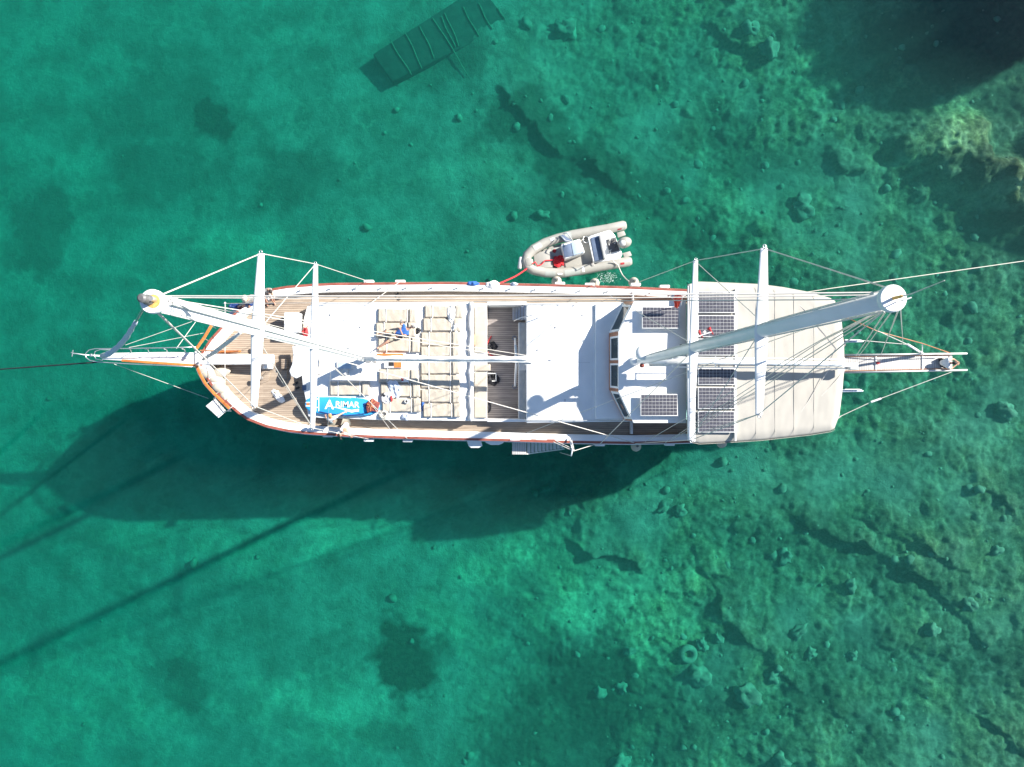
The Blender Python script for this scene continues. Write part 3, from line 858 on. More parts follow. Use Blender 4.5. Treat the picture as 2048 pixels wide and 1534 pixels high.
part(MB().tube([P(1377, 572, ZT - .06), P(1376, 725, ZT + .02), P(1377, 880, ZT - .06)], .05, 8), 'awning_pipe', M['white'], awo, smooth=True)
part(MB().pp([(1380, 568), (1392, 566), (1391, 884), (1379, 881)], ZT - .02, ZT + .03), 'canvas_edge', M['lgrey'], awo, bevel=.01)
for (x, y) in [(1385, 585), (1520, 590), (1640, 615), (1385, 870), (1520, 862), (1640, 845), (1560, 600), (1560, 855)]:
    q = P(x, y, ZT - .2)
    part(MB().tube([q, (q.x, q.y, zd(x))], .03, 8), 'awning_post', M['steel'], smooth=True)
SP = [(583, 626), (630, 674), (677, 711), (736, 770), (774, 818), (822, 865)]
for (a_, b_) in SP:
    solar((1396, a_, 1470, b_), ZT + .10, 'b', 0, 10, 6 if b_ - a_ > 40 else 5)
part(MB().pp([(1470.5, 578), (1474, 578), (1473, 882), (1469.5, 882)], ZT - .1, ZT + .05), 'panel_rail', M['lgrey'])
# ---------- masts
def mast(px0, z0, px1, z1, r, kind):
    a_ = P(*px0, z0); b_ = P(*px1, z1)
    e = bpy.data.objects.new('mast', None); COL.objects.link(e); e.parent = boat; e.location = (0, 0, 0)
    mb = MB(); mb.tube([a_, a_.lerp(b_, .03), a_.lerp(b_, .5), b_], [r * .8, r, r, r * .92], 24)
    part(mb, 'mast_pole', M['white'], e, smooth=True)
    d = (b_ - a_).normalized()
    # luff track on the aft side and halyards lying on the pole
    for s_, rr_ in ((Vector((1, 0, 0)), .035), (Vector((0, 1, 0)), .018), (Vector((.2, -1, 0)), .018), (Vector((-.8, .8, 0)), .014)):
        s2 = (s_ - d * s_.dot(d)).normalized() * (r + .015)
        part(MB().tube([a_.lerp(b_, .04) + s2, a_.lerp(b_, .985) + s2], rr_, 6), 'mast_track', M['lgrey'], e)
    return e, a_, b_
fm, fa, fb = mast((733, 717), ZF, (305, 603), 24.3, .165, 'fore')
mm, ma, mb_ = mast((1277, 722), ZW, (1785, 597), 26.1, .17, 'main')
def spreader(e, p0, p1, z, w0, w1):
    a_ = P(*p0, z); c_ = P(*p1, z); mid = (a_ + c_) / 2
    sbm = MB()
    def sec(p, w_, h_):
        d = Vector((1, 0, 0))
        out = []
        for k in range(12):
            an = 2 * math.pi * k / 12
            out.append(p + Vector((math.cos(an) * w_ / 2, 0, math.sin(an) * h_ / 2)))
        return out
    ps = [(a_, w0 * .75, .05), (a_.lerp(mid, .1), w0 * .8, .07), (mid, w1, .11), (mid.lerp(c_, .9), w0 * .8, .07), (c_, w0 * .75, .05)]
    for p, w_, h_ in ps: sbm.v += sec(p, w_, h_)
    for i in range(4):
        for k in range(12):
            k2 = (k + 1) % 12
            sbm.f.append((i * 12 + k, i * 12 + k2, (i + 1) * 12 + k2, (i + 1) * 12 + k))
    sbm.f += [tuple(range(12)), tuple(range(48, 60))]
    part(sbm, 'spreader', M['white'], e, smooth=2)
    for q in (a_, c_):
        dy = .04 if q is a_ else -.04
        part(MB().tube([q + Vector((math.cos(k * math.pi / 6) * .04, dy + math.sin(k * math.pi / 6) * .04, .03)) for k in range(12)], .014, 6, True), 'spreader_ring', M['steel'], e, smooth=True)
spreader(fm, (522, 507), (508, 812), 18.7, .25, .36)
spreader(fm, (631, 528), (625, 856), 12.8, .22, .32)
spreader(mm, (1528, 496), (1518, 829), 20.2, .25, .36)
spreader(mm, (1391, 521), (1382, 880), 14.0, .22, .32)
# mast heads
d = (fb - fa).normalized()
part(MB().lathe(fb - Vector((0, 0, .1)), [(.2, 0), (.235, .03), (.235, .12), (.22, .14)], 28), 'mast_cap', M['white'], fm, smooth=2)
part(MB().lathe(fb + Vector((.03, .0, .035)), [(.14, 0), (.13, .012)], 14), 'rust_patch', M['rust'], fm)
part(MB().lathe(fb + Vector((-.04, .02, .04)), [(.10, 0), (.10, .1), (.085, .12), (.085, .3), (.05, .33)], 16), 'mast_light', M['dgrey'], fm, smooth=2)
part(MB().lathe(fb + Vector((.06, .03, .045)), [(.05, 0), (.05, .16)], 12), 'mast_light', M['steel'], fm, smooth=2)
part(MB().lathe(mb_ - Vector((0, 0, .1)), [(.2, 0), (.235, .03), (.235, .12), (.22, .14)], 28), 'mast_cap', M['white'], mm, smooth=2)
q = mb_ + Vector((0, 0, .04))
part(MB().tube([q, q + Vector((0, 0, .5)), P(1889, 561, 27.8)], [.012, .012, .008], 6), 'antenna', M['wire'], mm)
part(MB().lathe(q, [(.03, 0), (.025, .25)], 8), 'antenna_base', M['rust'], mm)
part(MB().tube([q + Vector((.05, -.06, .0)), q + Vector((.05, -.06, .22)), q + Vector((.16, -.02, .24))], .012, 6), 'wind_vane', M['white'], mm)
# radar dome and lamps on the main mast
c = P(1285, 706, 6.6)
part(MB().lathe(c, [(.26, 0), (.33, .05), (.33, .16), (.27, .25), (.1, .28)], 28), 'radar_dome', M['white'], mm, smooth=True)
part(MB().bar(c + Vector((0, 0, -.02)), P(1296, 716, 6.6), .15, .06), 'radar_bracket', M['white'], mm)
c = P(1364, 694, 9.6)
part(MB().lathe(c, [(.05, -.1), (.1, -.02), (.1, .08), (.04, .1)], 12, (-1, .1, .2)), 'spot_lamp', M['black'], mm, smooth=True)
part(MB().tube([c, P(1372, 696, 9.6)], .025, 6), 'lamp_arm', M['black'], mm)
c = P(1284, 731, 5.3)
part(MB().ell(c, (.12, .1, .14)), 'winch', M['brownbag'], mm, smooth=True)
for (x, y, r_) in [(1268, 722, .2), (1275, 716, .12)]:
    part(MB().lathe(P(x, y, ZW + .04), [(r_, 0), (r_, .12), (r_ * .7, .3), (r_ * .5, .32)], 16), 'mast_step', M['white'], mm, smooth=2)
# red air horns on the mast
hz = 10.2
part(MB().bar(P(1397, 672, hz), P(1423, 664, hz), .03, .03), 'horn_bracket', M['white'], mm)
for (x, y) in [(1400, 667), (1421, 661)]:
    part(MB().lathe(P(x, y, hz), [(.025, -.2), (.04, 0), (.085, .12)], 12, (-.5, .6, .3)), 'horn', M['red'], mm, smooth=True)
part(MB().lathe(P(1409, 664, hz), [(.06, 0), (.05, .06)], 12), 'lamp', M['white'], mm, smooth=2)
# mast fittings at the fore mast foot
for (x, y, r_) in [(735, 720, .16), (722, 712, .1), (748, 722, .11)]:
    part(MB().lathe(P(x, y, ZF + .9), [(r_, -.25), (r_, 0), (r_ * .6, .12)], 14), 'winch', M['steel'], fm, smooth=2)
part(MB().rect(666, 686, 700, 696, ZF + .01, ZF + .14), 'vent_box', M['lgrey'], bevel=.03)
# ---------- booms
def boom(pts, r, name, m=M['white']):
    e = bpy.data.objects.new('boom', None); COL.objects.link(e); e.parent = boat; e.location = (0, 0, 0)
    part(MB().tube(pts, r, 14), 'boom_pole', m, e, smooth=True)
    return e
b1 = boom([P(728, 717, 4.7), P(900, 719, 4.75), P(1095, 721, 4.85)], .11, 'a')
cv = MB(); n_ = 26
cv.tube([P(lerp(742, 1062, k / (n_ - 1)), 715.5 + 1.6 * k / n_ + .5 * math.sin(k * 1.3), 4.95) for k in range(n_)], [.10 + .02 * math.sin(k * 1.9) if 0 < k < n_ - 1 else .05 for k in range(n_)], 10)
part(cv, 'sail_cover', M['whitecloth'], b1, smooth=True)
part(MB().lathe(P(1095, 721, 4.85), [(.05, -.3), (.05, .15)], 8, (1, 0, 0)), 'boom_end', M['steel'], b1)
part(MB().bar(P(1040, 724, 4.7), P(1062, 729, 4.7), .12, .1), 'block', M['lgrey'], b1)
b2 = boom([P(1292, 723, 6.0), P(1500, 724, 5.95), P(1705, 730, 5.9)], .10, 'b')
cv = MB()
cv.tube([P(lerp(1345, 1690, k / (n_ - 1)), 722.5 + 6 * k / n_ + .4 * math.sin(k * 1.7), 6.12) for k in range(n_)], [.11 + .015 * math.sin(k * 2.1) if 0 < k < n_ - 1 else .05 for k in range(n_)], 10)
part(cv, 'sail_cover', M['white'], b2, smooth=True)
for y0, y1 in ((714, 719), (734, 737)):
    part(MB().tube([P(1345, y0, 5.7), P(1692, y1, 5.6)], .022, 6), 'gallows_bar', M['white'], b2)
for x in (1345, 1431, 1474):
    part(MB().tube([P(x, 713, 5.68), P(x, 735, 5.68)], .022, 6), 'gallows_bar', M['white'], b2)
part(MB().box(P(1706, 732, 5.8), (.4, .35, .25)), 'boom_end', M['lgrey'], b2, bevel=.05)
# mizzen furled sail foot along the main mast base
cv = MB(); cv.tube([P(1300, 728, 5.4), P(1330, 727, 5.9), P(1375, 718, 6.6)], [.12, .14, .1], 8)
part(cv, 'furled_sail', M['lgrey'], b2, smooth=True)
# ---------- bowsprit
bs = bpy.data.objects.new('bowsprit', None); COL.objects.link(bs); bs.parent = boat; bs.location = (0, 0, 0)
part(MB().pp([(203, 706), (330, 704), (396, 705), (396, 729), (330, 727), (203, 719)], 3.42, 3.6), 'bowsprit_beam', M['white'], bs, bevel=.03)
part(MB().pp([(396, 707), (460, 708), (546, 709), (546, 728), (460, 729), (396, 729)], 3.3, 3.55), 'heel_beam', M['white'], bs, bevel=.04)
part(MB().rect(389, 702, 397, 731, 3.5, 3.66), 'collar', M['lgrey'], bs, bevel=.02)
part(MB().bar(P(244, 721, 3.7), P(392, 731, 3.8), .12, .12), 'side_beam', M['orange'], bs, bevel=.02)
zp = 4.3
lp = [P(392, 694, zp), P(330, 695.5, zp), P(250, 697, zp), P(190, 697.5, zp), P(178, 700, zp), P(171, 707, zp), P(172, 715, zp), P(180, 721, zp), P(196, 724, zp), P(260, 728, zp), P(330, 731, zp), P(392, 734, zp)]
part(MB().tube(lp, .022, 8), 'guard_rail', M['steel'], bs, smooth=True)
lp = [P(235, 700, 3.8), P(200, 699, 3.8), P(190, 703, 3.8), P(188, 710, 3.8), P(192, 718, 3.8), P(205, 721, 3.8)]
part(MB().tube(lp, .02, 8), 'guard_rail', M['steel'], bs, smooth=True)
for x in (262, 297, 334, 370):
    part(MB().tube([P(x - 8, 697, zp), P(x - 1, 699, zp - .1), P(x + 1, 705, 3.6)], .018, 6), 'stanchion', M['steel'], bs, smooth=True)
part(MB().tube([P(205, 712, 3.5), P(171, 710, 3.6), P(144, 706, 3.6)], [.04, .03, .02], 8), 'sprit_tip', M['white'], bs, smooth=True)
for (a_, b_) in [((146, 700), (144, 713)), ((142, 705), (150, 708))]:
    part(MB().tube([P(*a_, 3.6), P(*b_, 3.6)], .022, 6), 'tip_fitting', M['steel'], bs)
part(MB().lathe(P(183, 710.5, 3.62), [(.06, -.06), (.09, 0), (.05, .06)], 10), 'tip_ring', M['steel'], bs, smooth=True)
# pulpit rails in orange wood
for pts in ([(391, 700), (408, 676), (423, 651)], [(393, 731), (400, 748), (411, 768), (430, 789), (459, 817)]):
    pr = bpy.data.objects.new('pulpit_rail', None); COL.objects.link(pr); pr.parent = boat; pr.location = (0, 0, 0)
    for k in range(len(pts) - 1):
        part(MB().bar(P(*pts[k], 4.35), P(*pts[k + 1], 4.35), .13, .05), 'rail_board', M['orange'], pr, bevel=.012)
    for k in range(len(pts)):
        q = P(*pts[k], 4.33); x_, y_ = pts[k]
        y2 = y_ + (6 if y_ < 720 else -6)
        part(MB().tube([q, P(x_ + 9, y2, 3.35)], .02, 6), 'stanchion', M['steel'], pr)
    part(MB().tube([P(a_ - 3, b_ + (1 if b_ > 720 else -1), 4.0) for a_, b_ in pts], .015, 6), 'lower_rail', M['steel'], pr)
# wire bow posts
wp = bpy.data.objects.new('awning_frame', None); COL.objects.link(wp); wp.parent = boat; wp.location = (0, 0, 0)
q = P(450, 606, 4.6)
part(MB().tube([P(450, 606, 4.6), P(450, 800, 4.3)], .014, 6), 'frame_wire', M['wire'], wp)
part(MB().tube([q, P(452, 626, 3.0)], .025, 6), 'frame_post', M['white'], wp)
part(MB().ell(q, (.05, .05, .05), 8, 6), 'frame_knob', M['white'], wp, smooth=True)
# ---------- foredeck fittings
zk = zd(560)
part(MB().rect(568, 625, 598, 665, zk, zk + .75), 'deck_box', M['white'], bevel=.03)
cres = [(584, 692), (607, 690), (610, 715), (608, 740), (602, 752), (592, 757), (582, 752), (578, 742), (584, 728), (586, 710)]
part(MB().pp(cres, zk + .62, zk + .72), 'crescent_table', M['white'], bevel=.04, seg=3)
part(MB().lathe(P(596, 722, zk), [(.09, 0), (.07, .6)], 10), 'table_leg', M['steel'])
part(MB().rect(562, 718, 573, 738, zk, zk + .3), 'teak_step', M['teak'], bevel=.02)
part(MB().rect(561, 739, 574, 758, zk, zk + .14), 'teak_step', M['teak'], bevel=.02)
wl = bpy.data.objects.new('windlass', None); COL.objects.link(wl); wl.parent = boat; wl.location = (0, 0, 0)
part(MB().rect(523, 712, 544, 738, zd(530), zd(530) + .25), 'windlass_base', M['lgrey'], wl, bevel=.03)
part(MB().lathe(P(533, 716, zd(530) + .25), [(.16, 0), (.1, .1), (.16, .22), (.05, .25)], 16), 'windlass_drum', M['steel'], wl, smooth=True)
part(MB().lathe(P(533, 733, zd(530) + .25), [(.13, 0), (.08, .1), (.13, .22), (.05, .25)], 16), 'windlass_drum', M['white'], wl, smooth=True)
part(MB().pp([(515, 705), (540, 712), (541, 745), (536, 762), (522, 768), (515, 768)], zd(530), zd(530) + .07), 'windlass_plinth', M['teak'], wl, bevel=.01)
for (x, y) in [(525, 692), (523, 756)]:
    part(MB().lathe(P(x, y, zd(520)), [(.11, 0), (.09, .5), (.13, .55), (.02, .6)], 14), 'bollard', M['lgrey'], smooth=True)
part(MB().pp([(402, 703), (440, 702), (478, 700), (478, 704), (440, 707), (402, 707)], 3.0, 3.3), 'anchor_stock', M['orange'], bevel=.02)
part(MB().tube([P(400, 701, 3.5), P(478, 701.5, 3.4)], .03, 6), 'anchor_shank', M['wood'])
# chart of foredeck hatch
hz_ = ZF + .012
part(MB().rect(673, 723, 706, 739, hz_, hz_ + .09), 'hatch', M['lgrey'], bevel=.02)
part(MB().rect(677, 725, 702, 737, hz_ + .09, hz_ + .1), 'hatch_pane', M['paleblue'])
part(MB().lathe(P(690, 744, hz_), [(.2, 0), (.16, .1), (.1, .14)], 16), 'vent', M['lgrey'], smooth=True)
ph = bpy.data.objects.new('skylight', None); COL.objects.link(ph); ph.parent = boat; ph.location = (0, 0, 0)
part(MB().rect(768, 723, 806, 736, hz_, hz_ + .16), 'skylight_frame', M['white'], ph, bevel=.02)
part(MB().rect(777, 724, 787, 732, hz_ + .161, hz_ + .17), 'skylight_opening', M['black'], ph)
part(MB().rect(788, 724, 803, 735, hz_ + .161, hz_ + .18), 'skylight_slats', M['orange'], ph)
part(MB().rect(753, 707, 806, 712, hz_, hz_ + .3), 'locker_lid', M['orange'], bevel=.03)
# ---------- gangway stairs on the side
gw = bpy.data.objects.new('side_stairs', None); COL.objects.link(gw); gw.parent = boat; gw.location = (0, 0, 0)
part(MB().rect(1024, 882, 1053, 909, 1.55, 1.64), 'landing', M['grating'], gw, bevel=.01)
for k in range(10):
    z = 1.5 - .19 * k; x0 = 1054 + k * 7.4; sh = k * 1.0
    part(MB().rect(x0, 882 + sh * .2, x0 + 6.3, 906 - sh, z - .03, z), 'step', M['lgrey'], gw, bevel=.01)
part(MB().bar(P(1052, 908, 1.55), P(1128, 898, -.35), .05, .1), 'stringer', M['lgrey'], gw)
part(MB().bar(P(1052, 883, 1.55), P(1128, 883, -.35), .05, .1), 'stringer', M['lgrey'], gw)
part(MB().rect(1062, 878, 1090, 882, 2.3, 2.48), 'gate_board', M['teak'], bevel=.01)
part(MB().rect(1094, 878.5, 1110, 882, 2.3, 2.5), 'gate_board', M['redrail'], bevel=.01)
part(MB().pp([(1020, 874), (1061, 874), (1061, 881), (1020, 881)], 2.3, 2.49), 'gate_sill', M['white'], bevel=.01)
# davit
dv = bpy.data.objects.new('davit', None); COL.objects.link(dv); dv.parent = boat; dv.location = (0, 0, 0)
part(MB().tube([P(1139, 876, 2.6), P(1145, 900, 3.0), P(1142, 912, 2.9)], .04, 8), 'davit_arm', M['white'], dv, smooth=True)
part(MB().tube([P(1143, 880, 2.8), P(1148, 901, 3.0)], .025, 8), 'davit_arm', M['lgrey'], dv)
part(MB().tube([P(1107, 884, 2.5), P(1147, 902, 3.0)], .02, 6), 'davit_stay', M['wire'], dv)
part(MB().tube([P(1112, 882, 2.5), P(1144, 897, 2.9)], .02, 6), 'davit_stay', M['wire'], dv)
part(MB().tube([P(1120, 905, 1.5), P(1143, 912, 2.9)], .015, 6), 'davit_stay', M['wire'], dv)
part(MB().tube([P(1147, 902, 3.0), P(1196, 887, 2.5)], .018, 6), 'davit_stay', M['wire'], dv)
# chainplates
for (x, y) in [(655, 871), (737, 880), (815, 881), (1200, 889), (1340, 888)]:
    part(MB().rect(x - 10, y - 2.5, x + 10, y + 3.5, zr(x) - .5, zr(x) - .2), 'chainplate', M['white'], bevel=.04)
for (x, y) in [(737, 562), (800, 562), (1120, 566), (1180, 568), (1272, 568), (1330, 572)]:
    part(MB().rect(x - 10, y - 2.5, x + 10, y + 3.5, zr(x) - .5, zr(x) - .2), 'chainplate', M['white'], bevel=.04)
# side deck partition near the wheelhouse
part(MB().rect(1262, 838, 1266, 868, 1.9, 2.6), 'bulkhead', M['lgrey'], bevel=.01)
part(MB().rect(1265, 583, 1268, 603, 1.9, 2.6), 'bulkhead', M['lgrey'], bevel=.01)
# ---------- passerelle
pa = bpy.data.objects.new('passerelle', None); COL.objects.link(pa); pa.parent = boat; pa.location = (0, 0, 0)
zz = 2.9
part(MB().pp([(1688, 712), (1905, 710), (1905, 742), (1688, 744)], zz - .1, zz), 'walkway', M['grating'], pa, bevel=.01)
for (a_, b_, c_, d_) in [(1688, 710, 1934, 707), (1688, 745, 1934, 740)]:
    part(MB().tube([P(a_, b_, zz + .1), P(c_, d_, zz + .1)], .045, 8), 'side_tube', M['lgrey'], pa, smooth=True)
    part(MB().tube([P(a_, b_ + (3 if b_ < 720 else -3), zz + .05), P(1902, d_ + (3 if b_ < 720 else -3), zz + .05)], .02, 6), 'side_strip', M['wood'], pa)
for x in (1688, 1752, 1845, 1900):
    part(MB().bar(P(x, 712, zz + .02), P(x, 742, zz + .02), .06, .05), 'cross_bar', M['white'], pa)
part(MB().tube([P(1815, 689, 4.6), P(1845, 707, 3.1)], .06, 8), 'handrail_post', M['white'], pa, smooth=True)
part(MB().tube([P(1690, 634, 4.8), P(1756, 663, 4.6), P(1845, 687, 4.1), P(1900, 706, 3.3)], .024, 8), 'handrail', M['wood'], pa, smooth=True)
part(MB().tube([P(1845, 687, 4.1), P(1844, 708, 3.0)], .025, 6), 'handrail_post', M['white'], pa)
part(MB().tube([P(1756, 662, 4.6), P(1815, 689, 4.6)], .02, 6), 'handrail', M['wire'], pa)
part(MB().tube([P(1712, 680, 4.4), P(1815, 689, 4.6)], .018, 6), 'handrail', M['wire'], pa)
part(MB().rect(1754, 723, 1760, 728, zz, zz + .12), 'red_lamp', M['red'], pa, bevel=.02)
# stern davits
for y in (683, 782):
    sd_ = bpy.data.objects.new('stern_davit', None); COL.objects.link(sd_); sd_.parent = boat; sd_.location = (0, 0, 0)
    part(MB().bar(P(1660, y, 3.6), P(1723, y - 1, 3.7), .13, .14), 'davit_arm', M['palecloth'], sd_, bevel=.03)
    part(MB().tube([P(1690, y - 3, 3.8), P(1720, y - 3, 3.85)], .03, 6), 'davit_tube', M['white'], sd_)
    part(MB().ell(P(1724, y, 3.7), (.06, .06, .06), 8, 6), 'davit_sheave', M['steel'], sd_)
for (x, y) in [(1687, 681), (1688, 690)]:
    part(MB().box(P(x, y, 4.2), (.14, .12, .12)), 'motor', M['black'], bevel=.02)

# ---------- rigging
RIG = bpy.data.objects.new('rigging', None); COL.objects.link(RIG); RIG.parent = boat; RIG.location = (0, 0, 0)
def stay(pts, r=.016, name='stay', m=None, sag=0):
    w_ = [P(*q) for q in pts]
    if sag:
        a_, b_ = w_[0], w_[-1]
        w_ = [a_.lerp(b_, k / 12) - Vector((0, 0, sag * 4 * (k / 12) * (1 - k / 12))) for k in range(13)]
    return part(MB().tube(w_, r, 6), name, m or M['wire'], RIG)
stay([(322, 590, 23.9), (522, 507, 18.7), (631, 528, 12.8), (735, 562, 2.5)], .016, 'shroud')
stay([(314, 622, 23.9), (508, 812, 18.7), (625, 856, 12.8), (737, 878, 2.5)], .014, 'shroud')
stay([(631, 528, 12.8), (530, 646, 18.5)], .014, 'shroud')
stay([(625, 855, 12.8), (512, 672, 18.6)], .014, 'shroud')
stay([(634, 700, 12.6), (815, 878, 2.5)], .016, 'shroud')
stay([(628, 690, 12.6), (800, 563, 2.5)], .016, 'shroud')
stay([(640, 710, 12.5), (947, 795, 7.5), (1270, 886, 2.5)], .02, 'backstay')
stay([(1770, 574, 25.8), (1529, 497, 20.2), (1391, 521, 14), (1275, 565, 2.5)], .014, 'shroud')
stay([(1768, 622, 25.8), (1518, 828, 20.2), (1382, 880, 14), (1270, 887, 2.5)], .014, 'shroud')
stay([(1391, 523, 14), (1520, 640, 20.0)], .013, 'shroud')
stay([(1382, 878, 14), (1515, 672, 20.0)], .013, 'shroud')
stay([(1385, 688, 13.8), (1182, 569, 2.5)], .018, 'shroud')
stay([(1383, 704, 13.6), (1200, 888, 2.5)], .018, 'shroud')
stay([(1750, 609, 25.4), (1480, 704, 14.5), (1038, 872, 2.5)], .013, 'halyard')
stay([(1762, 620, 25.4), (1640, 681, 18.0), (1290, 884, 2.5)], .015, 'backstay')
stay([(1764, 622, 25.4), (1641, 683, 18.0), (1330, 886, 2.5)], .015, 'backstay')
stay([(1760, 620, 25.4), (1345, 880, 2.7)], .012, 'halyard')
stay([(1768, 622, 25.4), (1372, 870, 5.2)], .012, 'halyard')
stay([(1772, 622, 25.4), (1712, 712, 6.0)], .014, 'topping_lift')
stay([(1783, 624, 25.4), (1718, 712, 5.9)], .012, 'topping_lift')
stay([(1796, 622, 25.4), (1762, 709, 3.1)], .014, 'backstay')
stay([(1801, 620, 25.4), (1806, 688, 4.6)], .014, 'backstay')
stay([(1690, 690, 5.4), (1578, 861, 5.0)], .012, 'awning_line')
stay([(1690, 742, 5.2), (1578, 861, 5.0)], .012, 'awning_line')
stay([(1690, 690, 5.4), (1578, 592, 5.0)], .012, 'awning_line')
stay([(1518, 828, 20.2), (1380, 872, 5.2)], .010, 'halyard')
stay([(330, 592, 24.1), (1745, 585, 25.9)], .014, 'triatic_stay', sag=.15)
stay([(335, 595, 24.0), (1740, 590, 25.7)], .011, 'triatic_stay', sag=.3)
stay([(446, 607, 4.5), (1000, 603, 12), (1712, 599, 25.4)], .012, 'halyard')
stay([(336, 598, 24.0), (1092, 717, 5.1)], .012, 'topping_lift')
stay([(334, 602, 24.0), (1048, 718, 5.1)], .012, 'topping_lift')
stay([(345, 600, 23.6), (700, 690, 8), (760, 707, 5)], .01, 'halyard')
# forestays with furled sail
stay([(287, 616, 24.1), (272, 643, 20)], .03, 'furler', M['steel'])
fs_ = MB(); pts = [(272, 643, 20.0), (262, 660, 16.8), (252, 676, 13.2), (238, 692, 9.0), (222, 705, 5.8), (210, 711, 4.1)]
w_ = [P(*q) for q in pts]; w2 = []
for k in range(len(w_) - 1):
    for j in range(4): w2.append(w_[k].lerp(w_[k + 1], j / 4))
w2.append(w_[-1])
fs_.tube(w2, [.045 + .01 * math.sin(k * 1.9) + .03 * min(1, k / 9) + .05 * min(1, k / 20) for k in range(len(w2) - 3)] + [.14, .09, .04], 10)
part(fs_, 'furled_sail', M['palecloth'], RIG, smooth=True)
stay([(205, 712, 3.9), (215, 709, 4.6)], .14, 'furler_drum', M['lgrey'])
stay([(316, 627, 23.6), (408, 716, 4.0)], .02, 'forestay')
cv = MB(); cv.tube([P(481, 665, 10.5), P(455, 685, 7.5), P(430, 704, 5.0), P(406, 719, 3.9)], [.06, .09, .1, .06], 8)
part(cv, 'furled_sail', M['lgrey'], RIG, smooth=True)
stay([(251, 690, 3.8), (384, 643, 3.4)], .012, 'bow_guy'); stay([(258, 695, 3.8), (408, 666, 3.4)], .014, 'bow_guy')
stay([(391, 644, 3.6), (352, 698, 4.2)], .016, 'bow_guy')
stay([(228, 728, 3.5), (417, 797, 1.9)], .012, 'bow_guy')
stay([(545, 735, 3.0), (621, 850, 12.6)], .011, 'halyard')
stay([(663, 700, 9), (655, 870, 2.6)], .01, 'halyard')
stay([(636, 706, 12), (737, 800, 4), (790, 872, 2.6)], .010, 'halyard')
stay([(1903, 744, 3.0), (1740, 805, 2.7), (1680, 833, 2.6)], .016, 'passerelle_guy')
stay([(1742, 804, 2.75), (1762, 797, 2.8)], .05, 'turnbuckle', M['white'])
stay([(1660, 875 - 27, 2.6), (1682, 832, 2.65)], .03, 'turnbuckle')

# ================================================================== things on board
# mattresses
def mattress_proto(w_px, h_px, label):
    """cream sun mattress, its pad and its raised head cushion"""
    x0, y0 = 845, 640
    e = empty('sun_mattress', P(x0 + w_px / 2, y0 + h_px / 2, ZF + .02), label, 'mattress', 'cream sun mattresses on the coachroof')
    return e
mat_col = [('1', 757, 618, 76, 27), ('2', 753, 646, 78, 28), ('3', 757, 675, 82, 29), ('4', 759, 739, 77, 27), ('5', 762, 767, 78, 27), ('6', 765, 797, 76, 27),
           ('7', 850, 612, 75, 24), ('8', 847, 637, 74, 26), ('9', 843, 665, 76, 27), ('10', 842, 693, 77, 20), ('11', 842, 724, 77, 24), ('12', 842, 750, 77, 27), ('13', 843, 779, 76, 26), ('14', 847, 807, 74, 27), ('15', 661, 763, 78, 28)]
lab = ['uppermost cream mattress of the left column beside the lying man', 'cream mattress under the lying man in blue', 'cream mattress under the bare legs of the lying man', 'cream mattress just below the boom with a red and white magazine',
       'half shaded cream mattress with a pale blue towel thrown over it', 'cream mattress at the corner of the blue paddle board with a small dish', 'top mattress of the long row with crumpled white clothes', 'second mattress from the top of the long row with a white cap',
       'third mattress from the top of the long row crossed by the topping lift', 'fourth mattress of the long row tucked against the boom', 'mattress of the long row directly below the boom', 'sixth mattress of the long row below the boom',
       'half shaded mattress of the long row just above the shadow edge', 'lowest mattress of the long row near the side deck', 'lone cream mattress half in shade above the blue paddle board']
def wr(mb_, amp, sd):
    for v in mb_.v:
        pass
protos = {}
